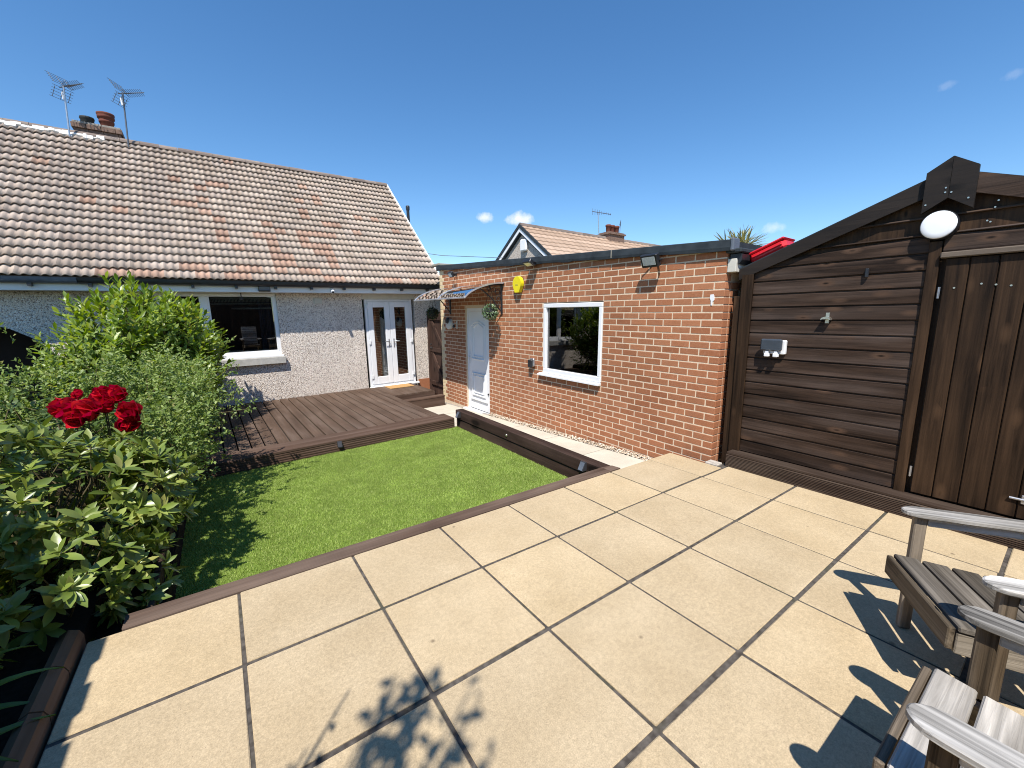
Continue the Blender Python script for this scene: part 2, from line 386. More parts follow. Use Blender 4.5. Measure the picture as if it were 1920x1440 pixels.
M_CH_Y, M_CH_Z = chairwood('grey_teak_side', 'y', (.14, .115, .085), (.22, .19, .15)), chairwood('grey_teak_post', 'z', (.17, .14, .11), (.28, .25, .21))
# leaves
def leafmat(name, a, b, c3, rough=.35, trans=.35, back=None, spec=.5):
    m = Mat(name); r = m.rnd(); n = m.noise(9, 3, vec=m.vec(randoff=9))
    c = m.ramp(r, [(0, a), (.55, b), (.94, c3), (1, tuple(.5*q+.5*w for q, w in zip(c3, (.30, .22, .06))) if 'leaf' in name else c3)]); c = m.hsv(c, v=m.range(n, .3, .7, .85, 1.15))
    c = m.hsv(c, v=m.range(m.wnoise(2.2), .3, .7, .82, 1.14))
    m.l(c, m.p.inputs['Base Color']); m.inp(m.p, 'Roughness', rough); m.p.inputs['Specular IOR Level'].default_value = spec
    tr = m.n('ShaderNodeBsdfTranslucent'); cc = m.hsv(c, h=.485, sa=1.15, v=1.5); m.l(cc, tr.inputs['Color'])
    ms = m.n('ShaderNodeMixShader'); ms.inputs[0].default_value = trans; m.l(m.p.outputs[0], ms.inputs[1]); m.l(tr.outputs[0], ms.inputs[2]); m.l(ms.outputs[0], m.out.inputs[0])
    return m.m
M_RHODO = leafmat('rhododendron_leaf', (.115, .170, .028), (.185, .250, .043), (.32, .37, .09), rough=.36, trans=.22, spec=.65)
M_LAUREL = leafmat('laurel_leaf', (.13, .205, .027), (.21, .305, .042), (.35, .43, .095), rough=.36, trans=.4)
M_SHRUB = leafmat('small_shrub_leaf', (.105, .165, .03), (.185, .265, .055), (.32, .39, .12), rough=.5, trans=.35)
M_ROSELEAF = leafmat('rose_leaf', (.05, .09, .02), (.08, .13, .03), (.12, .18, .05), rough=.45, trans=.3)
M_DARKLEAF = leafmat('dark_hedge_leaf', (.018, .035, .010), (.03, .055, .014), (.05, .08, .02), rough=.5, trans=.2)
M_STRAP = leafmat('strap_leaf', (.08, .14, .02), (.12, .19, .03), (.17, .24, .04), rough=.4, trans=.3)
M_SPIKY = leafmat('cordyline_leaf', (.20, .20, .075), (.30, .285, .115), (.40, .36, .17), rough=.5, trans=.3)
M_TOPI = leafmat('topiary_leaf', (.06, .12, .04), (.12, .20, .085), (.30, .40, .25), rough=.4, trans=.15)
M_PETAL = leafmat('red_petal', (.42, .004, .008), (.55, .007, .012), (.68, .015, .03), rough=.55, trans=.25, spec=.2)
M_GRASS = leafmat('artificial_grass', (.22, .315, .055), (.30, .40, .085), (.43, .50, .16), rough=.55, trans=.2, spec=.25)
M_TURF = plain('turf_backing', (.12, .18, .03), .95, .1, var=.3, scale=60)
M_STEM = plain('green_brown_stem', (.09, .075, .035), .8, .2, var=.3)
M_STEMY = plain('pale_stem', (.20, .17, .05), .7, .2, var=.2)
# pebbles
m = Mat('gravel_pebble'); c = m.ramp(m.rnd(), [(0, (.22, .17, .12)), (.4, (.46, .36, .25)), (.75, (.62, .52, .40)), (1, (.70, .66, .58))]); M_GRAVEL = m.done(c, .8, .3)
# glass
def glassmat(name, tint, ior=1.5, base=.0):
    m = Mat(name); m.t.nodes.remove(m.p)
    g = m.n('ShaderNodeBsdfGlossy'); g.inputs['Roughness'].default_value = .004; t = m.n('ShaderNodeBsdfTransparent'); t.inputs[0].default_value = (*tint, 1)
    f = m.n('ShaderNodeFresnel'); f.inputs['IOR'].default_value = ior; ms = m.n('ShaderNodeMixShader')
    m.l(m.math('ADD', f.outputs[0], base), ms.inputs[0]); m.l(t.outputs[0], ms.inputs[1]); m.l(g.outputs[0], ms.inputs[2]); m.l(ms.outputs[0], m.out.inputs[0]); return m.m
M_GLASS = glassmat('window_glass', (.62, .66, .66), 1.6, .15)
M_SMOKE = glassmat('smoked_polycarbonate', (.035, .030, .026), 1.5, .03)

# ------------------------------------------------------------------ the setting
g = MB(); g.add([(-400, -400, -.62), (400, -400, -.62), (400, 400, -.62), (-400, 400, -.62)], [(0, 1, 2, 3)])
single('ground', g, M_GROUND, None, None, (0, 0, -.62), kind='structure')

# patio: bed, slabs
pt = Thing('patio', base=(2, -1, 0), kind='structure')
b = MB().box(-.6, 4.02, -4.3, .585, -.60, -.006); b.box(4.02, 4.40, -4.3, .06, -.60, -.0062); pt.part('joint_bed', b, M_JOINT)
PX, PY = .61, .6164
def slab(x0, x1, y0, y1):
    dz = random.uniform(-.0018, .0018); gx, gy = random.uniform(.006, .009), random.uniform(.009, .0135)
    b = MB(); b.cbox(x0+gx, x1-gx, y0+gy, y1-gy, -.045, dz, .004)
    for i, p in enumerate(b.v): b.v[i] = (p[0]+random.uniform(-.0012, .0012), p[1]+random.uniform(-.0012, .0012), p[2])
    c = ((x0+x1)/2, (y0+y1)/2, -.04)
    me = b.mesh('paving_slab', M_SLAB, c); pt.piece('paving_slab', me, c)
for j in range(-7, 1):
    for i in range(-1, 7):
        x0, x1 = i*PX, (i+1)*PX
        if i == -1: x0 = -.605
        if i == 6 and j == 0: x1 = 4.045
        if i == 6 and j < 0: x1 = 4.16
        y0, y1 = j*PY, (j+1)*PY
        if j == 0: y0, y1 = 0, .598
        slab(x0, x1, y0, y1)
pt.part('mortar_patch', MB().cbox(4.05, 4.16, .06, .19, -.03, .012, .008), M_MORTAR_GREY)

# edging board between patio and lawn (grooved deck board)
def grooved(L0, L1, w0, w1, z0, z1, n, depth=.004, axis='x'):
    """deck board along axis with n grooves on top"""
    poly = [(w0, z0)]; w = (w1-w0)/n; poly = []
    top = []
    for i in range(n):
        a = w0+i*w
        top += [(a+w*.12, z1-depth if i else z1-.004), (a+w*.3, z1), (a+w*.78, z1), (a+w*.95, z1-depth if i < n-1 else z1-.004)]
    poly = [(w0, z0), (w1, z0), (w1, z1-.005)]+top[::-1]+[(w0, z1-.005)]
    return MB().prism(poly, axis, L0, L1)
eb = Thing('edging_board', 'narrow ribbed brown timber board edging the patio beside the lawn', 'edging', (1.35, .65, 0))
eb.part('board', grooved(-.48, 3.07, .602, .725, -.03, .002, 9), M_EDGE)
eb.part('corner_board', MB().prism([(3.072, .602), (3.215, .602), (3.20, .70), (3.072, .725)], 'z', -.03, .001), M_EDGE)
eb.part('riser', MB().box(-.46, 3.06, .66, .70, -.45, -.032), M_EDGE)

# lawn
ln = Thing('lawn', base=(-3.0, -5.2, -.19), fr=HOU, kind='structure')
ln.part('turf', MB().box(-4.78, -1.10, -7.1, -3.60, -.30, -.195), M_TURF)
N = 300000
bx = rng.uniform(-4.75, -1.17, N); by = rng.uniform(-6.95, -3.63, N)
keep = np.ones(N, bool)
h_ = rng.uniform(.008, .019, N); a = rng.uniform(0, 2*np.pi, N); lean = rng.normal(0, .007, (N, 2)); wd = rng.uniform(.0015, .003, N)
V = np.empty((N, 3, 3))
V[:, 0] = np.stack([bx-np.cos(a)*wd, by-np.sin(a)*wd, np.full(N, -.195)], 1)
V[:, 1] = np.stack([bx+np.cos(a)*wd, by+np.sin(a)*wd, np.full(N, -.195)], 1)
V[:, 2] = np.stack([bx+lean[:, 0], by+lean[:, 1], -.195+h_], 1)
V = V.reshape(-1, 3)-np.array(ln.b)
ln.part('grass', np_mesh('grass', V, np.arange(3*N).reshape(-1, 3), M_GRASS), None, kind='stuff')

# path beside the garage
pa = Thing('path', base=(-.5, 3, -.31), fr=GAR, kind='structure')
pz = lambda y: -.172-.047*y
def sloped(mb, x0, x1, y0, y1, dz, th, fz=pz):
    v = [(x0, y0, fz(y0)+dz-th), (x1, y0, fz(y0)+dz-th), (x1, y1, fz(y1)+dz-th), (x0, y1, fz(y1)+dz-th), (x0, y0, fz(y0)+dz), (x1, y0, fz(y0)+dz), (x1, y1, fz(y1)+dz), (x0, y1, fz(y1)+dz)]
    return mb.add(v, [(0, 3, 2, 1), (4, 5, 6, 7), (0, 1, 5, 4), (1, 2, 6, 5), (2, 3, 7, 6), (3, 0, 4, 7)])
pa.part('path_bed', sloped(sloped(MB(), -1.0, .02, .40, 3.66, -.02, .3), -1.6, .02, 3.662, 8.2, -.02, .3), M_CONC)
for y0 in np.arange(.475, 6.6, .9):
    pa.part('path_slab', sloped(MB(), -.985, -.115, y0+.006, y0+.894, 0, .04), M_PALE)
for y0 in (3.72, 4.62, 5.52): pa.part('path_slab', sloped(MB(), -1.6, -.997, y0+.006, y0+.894, -.001, .04), M_PALE)
# gravel strip along the wall foot
n = 1500; P = np.stack([rng.uniform(-.105, -.005, n), rng.uniform(.47, 4.3, n)], 1)
# octahedra squashed
oc = np.array([(1, 0, 0), (0, 1, 0), (-1, 0, 0), (0, -1, 0), (0, 0, 1), (0, 0, -1)], float); of = np.array([(0, 1, 4), (1, 2, 4), (2, 3, 4), (3, 0, 4), (1, 0, 5), (2, 1, 5), (3, 2, 5), (0, 3, 5)])
s_ = rng.uniform(.008, .017, (n, 3)); s_[:, 2] *= .7; th = rng.uniform(0, 6.28, n)
V = oc[None]*s_[:, None]; ct, stt = np.cos(th)[:, None], np.sin(th)[:, None]
V = np.stack([V[..., 0]*ct-V[..., 1]*stt, V[..., 0]*stt+V[..., 1]*ct, V[..., 2]], -1)
hz = rng.uniform(0, .02, n)+np.clip((P[:, 0]+.105), 0, .1)*.15
V += np.stack([P[:, 0], P[:, 1], -.172-.047*P[:, 1]-.008+hz], -1)[:, None]
V = V.reshape(-1, 3); F = (of[None]+np.arange(n)[:, None, None]*6).reshape(-1, 3)
go = bpy.data.objects.new('gravel', np_mesh('gravel', V, F, M_GRAVEL)); COL.objects.link(go); go.matrix_world = GAR
tag(go, 'strip of pale gravel along the foot of the garage wall', 'gravel', kind='stuff')

# planting bed and timber edging
single('planting_bed', MB().box(-3.2, -.64, -4.3, 7.5, -.6, -.03), M_SOIL, None, None, (-1.5, 2, -.03), kind='structure')
single('planting_bed', MB().box(-.64, -.36, .74, 3.75, -.6, -.16), M_SOIL, None, None, (-.55, 2.2, -.16), kind='structure')
le = Thing('log_edging', 'half round timber edging between dark planting bed and patio', 'edging', (-.65, -1, 0))
y = -3.6
while y < .6:
    L = random.uniform(.235, .26)
    pr = [(-.70, -.1), (-.614, -.1), (-.612, .02), (-.625, .05), (-.66, .066), (-.69, .05), (-.70, .02)]
    le.part('edging_log', MB().prism(pr, 'y', y, y+L-.008), M_LOG); y += L
# low upright boards holding the bed beside the lawn
sb = Thing('bed_retaining_boards', 'dark upright boards holding the bed along the left of the lawn', 'edging', (-.42, 2.2, -.3))
y = .74
while y < 3.7:
    sb.part('board', MB().cbox(-.425, -.39, y, y+.24, -.45, -.06+random.uniform(-.01, .01), .005), M_FENCE); y += .246

# ------------------------------------------------------------------ sleepers
st = Thing('sleeper_wall', 'dark stained timber sleepers stacked between the lawn and garage path', 'retaining wall', (-1.04, 2, -.28), GAR)
st.part('sleeper', MB().cbox(-1.117, -.985, .42, 3.66, -.135, .003, .007), M_SLEEP)
st.part('sleeper', MB().cbox(-1.105, -.99, .42, 3.655, -.34, -.14, .007), M_SLEEP)

# ------------------------------------------------------------------ deck
dk = Thing('deck', 'low brown timber deck in front of the house french doors', 'deck', (-3, -1.8, -.2), HOU)
DZ = -.03
me = grooved(-3.283, -.012, -.0655, .0655, -.028, 0, 8, .003, 'y').mesh('deck_board', M_DECK)
x = -1.36-.0705
while x > -5.3:
    dk.piece('deck_board', me, (x, 0, DZ+random.uniform(-.001, .001))); x -= .148
me2 = grooved(-1.262, -.012, -.0705, .0705, -.028, 0, 8, .003, 'y').mesh('landing_board', M_DECK)
x = -1.36+.077
for k in range(6): dk.piece('landing_board', me2, (x, 0, DZ)); x += .148
for y0, y1 in ((-3.655, -3.474), (-3.471, -3.289)): dk.part('border_board', grooved(-5.3, -1.275, y0, y1, DZ-.028, DZ+.001, 10, .003), M_DECKX)
dk.part('front_fascia', MB().prism([(-3.652, -.23), (-3.652, -.2)]+[q for i in range(9) for q in ((-3.652+.0035*(i % 2), -.198+i*.0156), (-3.652+.0035*((i+1) % 2), -.198+i*.0156+.003))]+[(-3.652, DZ-.03), (-3.625, DZ-.03), (-3.625, -.23)], 'x', -5.28, -1.272), M_DECKX)
dk.part('side_fascia', MB().box(-1.368, -1.343, -3.62, -1.27, -.40, DZ-.03), M_DECK)
dk.part('landing_fascia', MB().box(-1.34, -.43, -1.262, -1.238, -.40, DZ-.03), M_DECKX)
dk.part('landing_end', MB().box(-.455, -.43, -1.236, 0, -.40, DZ-.03), M_DECK)
dk.part('step_board', grooved(-1.34, -.28, -1.44, -1.27, -.165, -.14, 8, .003), M_DECKX)
dk.part('step_riser', MB().box(-1.34, -.285, -1.432, -1.41, -.45, -.166), M_DECKX)
dk.part('joists', MB().box(-5.2, -1.40, -3.55, -.02, -.2, DZ-.07).box(-1.39, -.47, -1.22, -.02, -.2, DZ-.07), M_WALLIN)
single('door_mat', MB().cbox(-1.15, -.58, -.52, -.16, DZ+.001, DZ+.018, .004), M_MAT, 'tan coir mat on the deck in front of the french doors', 'mat', (-.86, -.34, DZ), HOU)

# ------------------------------------------------------------------ house
ho = Thing('house', 'pebble dashed house with buff tiled roof and white windows', 'house', (-3, 1, -.3), HOU)
wt = 2.10
wall = MB()
wall.box(-3.115, -1.46, 0, .25, -.6, wt); wall.box(-.245, .34, 0, .25, -.6, wt); wall.box(.341, .9, .01, .25, -.6, 2.0)
wall.box(-4.95, -3.115, 0, .25, -.6, .70)
arch = [(-9.5, -.6), (-8.3, -.6), (-8.3, .67)]+[(-7.2-1.1*math.cos(t), .67+1.0*math.sin(t)) for t in np.linspace(.12, math.pi-.12, 14)]+[(-6.1, .67), (-6.1, -.6), (-4.95, -.6), (-4.95, wt), (-9.5, wt)]
wall.prism(arch[::-1], 'y', 0, .25)
hw = ho.part('wall', wall, M_DASH)
ho.part('gable_wall', MB().prism([(.25, -.6), (5.4, -.6), (5.4, 2.1), (2.8, 4.95), (.25, 2.15)], 'x', .1, .34), M_DASH)
ho.part('plinth', MB().cbox(-.24, .30, -.012, -.001, -.6, .03, .003), M_BRICK)
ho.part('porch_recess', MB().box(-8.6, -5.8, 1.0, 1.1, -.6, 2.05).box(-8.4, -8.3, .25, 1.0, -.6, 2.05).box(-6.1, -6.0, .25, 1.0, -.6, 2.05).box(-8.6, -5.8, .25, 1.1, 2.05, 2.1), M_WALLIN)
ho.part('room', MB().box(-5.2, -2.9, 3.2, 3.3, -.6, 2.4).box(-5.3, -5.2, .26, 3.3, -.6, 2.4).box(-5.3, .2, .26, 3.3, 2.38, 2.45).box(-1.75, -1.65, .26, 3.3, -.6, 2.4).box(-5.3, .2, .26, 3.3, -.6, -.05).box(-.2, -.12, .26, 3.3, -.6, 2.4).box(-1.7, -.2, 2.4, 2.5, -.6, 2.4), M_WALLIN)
# headers above openings
ho.part('header_board', MB().box(-4.95, -3.113, .004, .2, 2.062, 2.098), M_OFFWHITE)
ho.part('header_board', MB().box(-1.46, -.245, -.004, .2, 1.955, 2.098), M_OFFWHITE)
# window
wn = Thing  # (alias kept local)
wf = MB(); Y0, Y1 = .035, .105
wf.cbox(-4.95, -3.115, Y0, Y1, 2.005, 2.062, .006); wf.cbox(-4.95, -3.115, Y0, Y1, .872, .945, .006)
wf.cbox(-4.95, -4.88, Y0, Y1, .945, 2.005, .006); wf.cbox(-3.185, -3.115, Y0, Y1, .945, 2.005, .006); wf.cbox(-4.335, -4.215, Y0, Y1, .945, 2.005, .006)
win = ho.part('window', wf, M_WHITE)
ho.part('casement_frame', MB().box(-4.215, -4.185, Y0+.012, Y1-.01, .945, 2.005).box(-4.215, -3.185, Y0+.02, Y1-.012, .945, .965), M_WHITE, win)
ho.part('pane', MB().box(-4.215, -3.185, .068, .074, .945, 2.005), M_GLASS, win)
ho.part('pane', MB().box(-4.88, -4.335, .068, .074, .945, 2.005), M_GLASS, win)
ho.part('inner_sill', MB().cbox(-4.95, -3.09, -.03, .26, .835, .872, .006), M_WHITE, win)
ho.part('window_sill', MB().cbox(-4.95, -3.075, -.085, .24, .70, .835, .006), M_SILL)
ho.part('window_reveal', MB().box(-5.0, -4.951, .02, .25, .70, 2.1), M_DASH)
bl = MB(); bl.box(-4.17, -3.2, .085, .088, 1.955, 1.998)
for k in range(44):
    xx = -4.165+k*.022; bl.box(xx, xx+.012, .083, .090, 1.90, 1.955)
ho.part('blind', bl, M_BLIND, win)
ho.part('blind_rail', MB().cbox(-4.17, -3.2, .11, .13, 1.86, 1.885, .004).cbox(-3.86, -3.2, .11, .125, 1.77, 1.80, .003), M_OFFWHITE, win)
def curtain(x0, x1, y, z0, z1, mat, par):
    n = 22; pts = [(x0+(x1-x0)*i/n, y+.03*math.sin(i*1.9)) for i in range(n+1)]
    b = MB(); b.add([(p, q, z0) for p, q in pts]+[(p, q, z1) for p, q in pts], [(i, i+1, n+2+i, n+1+i) for i in range(n)], 0, True); ho.part('curtain', b, mat, par)
curtain(-3.42, -3.18, .22, .9, 2.0, M_CURT, win); curtain(-4.24, -4.10, .22, .9, 2.0, plain('brown_curtain', (.12, .08, .06), .9), win)
# french doors
fd = MB(); X0, X1, Z0, Z1 = -1.405, -.298, -.022, 1.955
fd.cbox(X0, X0+.055, .02, .10, Z0, Z1, .005).cbox(X1-.055, X1, .02, .10, Z0, Z1, .005).cbox(X0+.055, X1-.055, .02, .10, Z1-.055, Z1, .005).cbox(X0+.055, X1-.055, .02, .10, Z0, Z0+.045, .005)
dr = ho.part('french_doors', fd, M_WHITE)
mid = (X0+X1)/2
for s, (a0, a1) in ((-1, (X0+.058, mid-.003)), (1, (mid+.003, X1-.058))):
    b = MB(); z0, z1 = Z0+.048, Z1-.058
    b.cbox(a0, a0+.115, .005, .075, z0, z1, .006).cbox(a1-.115, a1, .005, .075, z0, z1, .006).cbox(a0+.115, a1-.115, .005, .075, z1-.12, z1, .006).cbox(a0+.115, a1-.115, .005, .075, z0, z0+.17, .006)
    ho.part('door_leaf', b, M_WHITE, dr)
    ho.part('pane', MB().box(a0+.115, a1-.115, .035, .041, z0+.17, z1-.12), M_GLASS, dr)
    hx = (a1-.055) if s < 0 else (a0+.055)
    ho.part('handle', MB().cbox(hx-.014, hx+.014, -.006, .004, .86, 1.06, .004).tube([(hx, -.004, 1.0), (hx, -.05, 1.0), (hx+s*.115, -.055, 1.0)], .009), M_STEEL, dr)
    for zz in (.16, .95, 1.75):
        ho.part('hinge', MB().cbox(*((a0-.03, a0+.02) if s < 0 else (a1-.02, a1+.03)), -.012, .004, zz, zz+.09, .004), M_WHITE, dr)
ho.part('threshold', MB().cbox(X0-.03, X1+.06, -.06, .02, -.06, -.022, .006), M_WHITE, dr)
curtain(-1.33, -1.12, .3, 0, 1.9, M_CURT, dr)
# eaves
ho.part('fascia', MB().box(-9.5, .33, -.31, -.29, 2.075, 2.205).box(-9.5, .33, -.29, .01, 2.075, 2.09), M_FASCIA)
def gutter(x0, x1, mat, lab=None):
    pr = [(-.312, 2.265), (-.312, 2.18)]+[(-.37+.058*math.cos(t), 2.225+.052*math.sin(t)-.0) for t in np.linspace(-.1, -math.pi, 9)]+[(-.432, 2.262), (-.424, 2.262)]+[(-.37+.05*math.cos(t), 2.23+.044*math.sin(t)) for t in np.linspace(-math.pi, 0, 8)]+[(-.318, 2.265)]
    ho.part('gutter', MB().prism(pr, 'x', x0, x1), mat, label=lab)
gutter(-5.75, .32, M_BLACK); gutter(-9.5, -5.76, M_GREYPL, 'paler grey gutter run over the adjoining house')
for k in range(11):
    xx = -.05-.62*k; ho.part('gutter_bracket', MB().box(xx-.022, xx+.022, -.40, -.311, 2.13, 2.19), M_BLACK)
# roof
EA, RD = np.array([-.40, 2.262]), np.array([2.8, 5.20]); SL = np.linalg.norm(RD-EA); ANG = math.atan2(RD[1]-EA[1], RD[0]-EA[0]); sd = (RD-EA)/SL; nd = np.array([-sd[1], sd[0]])
ROWS = 20; GA = SL/ROWS; TW = .2035; XR = .35
bk = RD+np.array([3.2, -2.94])
roof = ho.part('roof', MB().prism([(EA[0]+.02, EA[1]-.03), (RD[0], RD[1]-.06), (bk[0], bk[1]), (bk[0], bk[1]+.08), (RD[0], RD[1]+.02), (EA[0]+.0, EA[1]-.01)], 'x', -9.5, XR-.02), M_RIDGE)
# tile mesh: two rolls
nu = 12; us = np.linspace(0, TW, nu+1)
hh = .032*np.abs(np.cos(np.pi*us/(TW/2)))**1.3
hh = np.where(np.abs(((us/(TW/2)+.5) % 1)-.5) < .5, hh, hh)
Ln = GA+.055
tv = []
for (s0, lift, dep) in ((0, .046, 0), (Ln, .004, 0)):
    for u, q in zip(us, hh): tv.append((-u, s0, lift+q))
for u, q in zip(us, hh): tv.append((-u, .006, .046+q-.015))
tv = np.array(tv); n1 = nu+1
tf = [(i+1, i, n1+i, n1+i+1) for i in range(nu)]+[(i, i+1, 2*n1+i+1, 2*n1+i) for i in range(nu)]
tf = np.array(tf)
cr, sr_ = math.cos(ANG), math.sin(ANG)
RED = {(0, 2), (0, 4), (0, 5), (0, 10), (0, 11), (0, 18), (0, 19), (0, 21), (0, 24), (0, 25), (0, 26), (1, 12), (1, 13), (1, 15), (1, 17), (1, 21), (2, 10), (2, 14), (2, 15), (3, 3), (3, 10), (3, 15), (4, 10), (4, 11), (4, 15), (4, 18), (5, 12), (5, 15), (5, 19), (6, 12), (6, 15), (6, 16), (6, 19), (7, 10), (7, 12), (7, 14), (8, 6), (8, 15), (8, 19), (9, 1), (9, 8), (9, 9), (9, 20), (10, 11), (10, 21), (10, 22), (11, 1), (11, 3), (11, 5), (11, 11), (11, 20), (13, 9), (13, 11), (13, 20), (14, 18), (14, 19), (14, 22), (16, 10), (1, 18), (3, 14), (5, 11), (0, 27), (1, 22)}
HI = HOU.inverted() @ CAM; cl = np.array(HI)
tiles = []
for r in range(ROWS):
    for c in range(48):
        x = XR-c*TW; s = r*GA-.03
        yz = EA+sd*s; d = np.linalg.norm(np.array([x-.1, yz[0], yz[1]])-cl)
        k = 1 if (r, c-1) in RED or (random.random() < .012 and c > 8) else (2 if c > 23 and random.random() < .8 or random.random() < .2 else 0)
        vis = x > -6.9 - .25*s
        tiles.append((d if vis else d+50, x, yz, k, random.uniform(-.0015, .0025)))
tiles.sort(key=lambda t: t[0])
tmes = []
for mt in (M_TILE, M_TILE_RED, M_TILE_OLD):
    tmes.append(np_mesh('roof_tile', tv, tf, mt, smooth=True))
for (d, x, yz, k, j) in tiles[:298]:
    ho.piece('roof_tile', tmes[k], (x, yz[0]+nd[0]*j, yz[1]+nd[1]*j), (ANG, 0, 0), roof)
rest = tiles[298:]; nv = len(tv)
V = np.empty((len(rest), nv, 3)); MI = np.empty((len(rest), len(tf)), int)
for i, (d, x, yz, k, j) in enumerate(rest):
    V[i, :, 0] = tv[:, 0]+x; V[i, :, 1] = tv[:, 1]*cr-tv[:, 2]*sr_+yz[0]+nd[0]*j; V[i, :, 2] = tv[:, 1]*sr_+tv[:, 2]*cr+yz[1]+nd[1]*j; MI[i] = k
F = (tf[None]+np.arange(len(rest))[:, None, None]*nv).reshape(-1, 4)
ho.part('roof_tiling', np_mesh('roof_tiling', V.reshape(-1, 3)-np.array(ho.b), F, [M_TILE, M_TILE_RED, M_TILE_OLD], MI.ravel(), True), None, roof, kind='stuff')
# ridge tiles, verge
rp = [(RD[0]-.115*math.cos(t), RD[1]+.0+.085*math.sin(t)) for t in np.linspace(-.1, math.pi+.1, 9)]
x = XR
while x > -9.4:
    L = .31; ho.part('ridge_tile', MB().prism([(p, q+random.uniform(-.004, .004)) for p, q in rp], 'x', x-L+.006, x), M_RIDGE, roof); x -= L
vb = MB(); a = EA+sd*-.02; b_ = EA+sd*SL
vb.prism([tuple(a+nd*.012), tuple(b_+nd*.012), tuple(b_+nd*.075), tuple(a+nd*.06)], 'x', XR-.01, XR+.03)
ho.part('verge', vb, M_LIME, roof)
ho.part('bargeboard', MB().prism([tuple(a-nd*.12), tuple(b_-nd*.12), tuple(b_+nd*.011), tuple(a+nd*.011)], 'x', XR-.012, XR+.012), M_FASCIA, roof)
b = MB(); xx = -5.45
while xx > -9.3:
    w_ = random.uniform(.04, .09); q0 = EA+sd*(SL-random.uniform(.10, .19)); q1 = EA+sd*(SL-.06); h0 = random.uniform(.062, .082)
    b.prism([tuple(q0+nd*.03), tuple(q1+nd*.03), tuple(q1+nd*(h0+.02)), tuple(q0+nd*h0)], 'x', xx-w_, xx); xx -= w_*.98
ho.part('ridge_bedding', b, M_LIME, roof, label='white lime bedding smeared along the ridge of the adjoining house')
# chimney
chn = MB().box(-5.87, -5.22, 2.86, 3.46, 4.7, 5.30)
chs = ho.part('chimney', chn, M_CHIM, roof)
for (z0, z1, e) in ((5.302, 5.36, .02), (5.363, 5.45, .05), (5.453, 5.49, .03)):
    x = -5.87-e
    while x < -5.22+e-.01:
        L = min(.215, -5.22+e-x); ho.part('brick', MB().cbox(x+.003, x+L-.003, 2.86-e, 3.46+e, z0, z1, .004), M_CHIM if z1 < 5.48 else M_CONC, roof); x += L
ho.part('chimney_pot', MB().lathe([(.085, 5.45), (.085, 5.50), (.105, 5.52), (.10, 5.56), (.115, 5.575), (.11, 5.61), (.06, 5.615)], (-5.70, 3.1, .05)), M_DARKPOT, roof, label='squat black chimney cowl')
ho.part('chimney_pot', MB().lathe([(.10, 5.45), (.108, 5.56), (.12, 5.565), (.122, 5.60), (.114, 5.605), (.122, 5.64), (.135, 5.645), (.137, 5.69), (.13, 5.70), (.142, 5.715), (.142, 5.745), (.10, 5.75), (.10, 5.6)], (-5.41, 3.1, .05)), M_TERR, roof, label='tall ribbed terracotta chimney pot')

# things on the house
def aerial(base, h, lean, yaw, label, light):
    t = Thing('tv_aerial', label, 'aerial', base, HOU, 'television aerials beside the chimney')
    B = Vector(base); top = B+Vector((lean, 0, h)); cs, sn = math.cos(yaw), math.sin(yaw)
    mast = [B+(top-B)*k/8 for k in range(9)]; t.part('mast', MB().tube(mast, .014, 8), M_STEEL if light else M_GREYPL)
    D = Vector((cs, sn, .06)).normalized(); S = Vector((-sn, cs, 0)); U = Vector((0, 0, 1)); o = top-D*.04-U*.02
    t.part('boom', MB().tube([o-D*.05, o+D*.44], .009, 6), M_GREYPL)
    dm = MB()
    for k in range(10):
        q = o+D*(.09+k*.035); l = .095-.004*k
        for s in (-1, 1): dm.tube([q+U*.0, q+S*(s*l)+U*.035], .0042, 5); dm.tube([q, q+S*(s*l)-U*.035], .0042, 5)
    t.part('dipole', dm, M_GREYPL)
    rf = MB()
    for s in (1, -1):
        for k in range(5):
            q = o+D*(.03-.05*k*.3)+U*(s*(.03+k*.043))-D*(k*.012); rf.tube([q-S*.175, q+S*.175], .004, 5)
        for w_ in (-.13, 0, .13): rf.tube([o+D*.02+S*w_+U*s*.04, o-D*.08+S*w_+U*s*.205], .005, 5)
    t.part('reflector', rf, M_GREYPL)
    t.part('balun_cover', MB().cbox(*( (o-U*.28).x-.02, (o-U*.28).x+.02, (o-U*.28).y-.015, (o-U*.28).y+.015, (o-U*.22).z, (o-U*.08).z), .008), M_WHITE)
aerial((-5.94, 2.62, 5.05), .95, .05, -.75, 'left television aerial on pale lashed mast by the chimney', True)
aerial((-5.10, 2.62, 5.05), 1.06, .05, -.55, 'right television aerial on dark mast by the chimney', False)
t = Thing('flue_pipe', 'thin black flue pipe rising behind the house roof verge', 'flue', (1.72, 4.5, 4.6), HOU)
t.part('pipe', MB().lathe([(.05, 3.2), (.05, 5.10)], (1.72, 4.5, 0), n=14), M_BLACK); t.part('cap', MB().lathe([(.062, 5.06), (.066, 5.15), (.062, 5.19), (.02, 5.21)], (1.72, 4.5, 0), n=14), M_BLACK)
t = Thing('wall_vent', 'small pale vent cover high on the pebble dashed wall', 'vent', (-2.36, -.02, 1.9), HOU)
t.part('cover', MB().cbox(-2.44, -2.28, -.02, .0, 1.86, 1.98, .006), M_OFFWHITE)
for k in range(4): t.part('slat', MB().box(-2.425, -2.295, -.03, -.02, 1.872+k*.026, 1.888+k*.026), M_OFFWHITE)
t = Thing('security_camera', 'small white bullet camera under the house fascia', 'camera', (-2.13, -.32, 2.1), HOU)
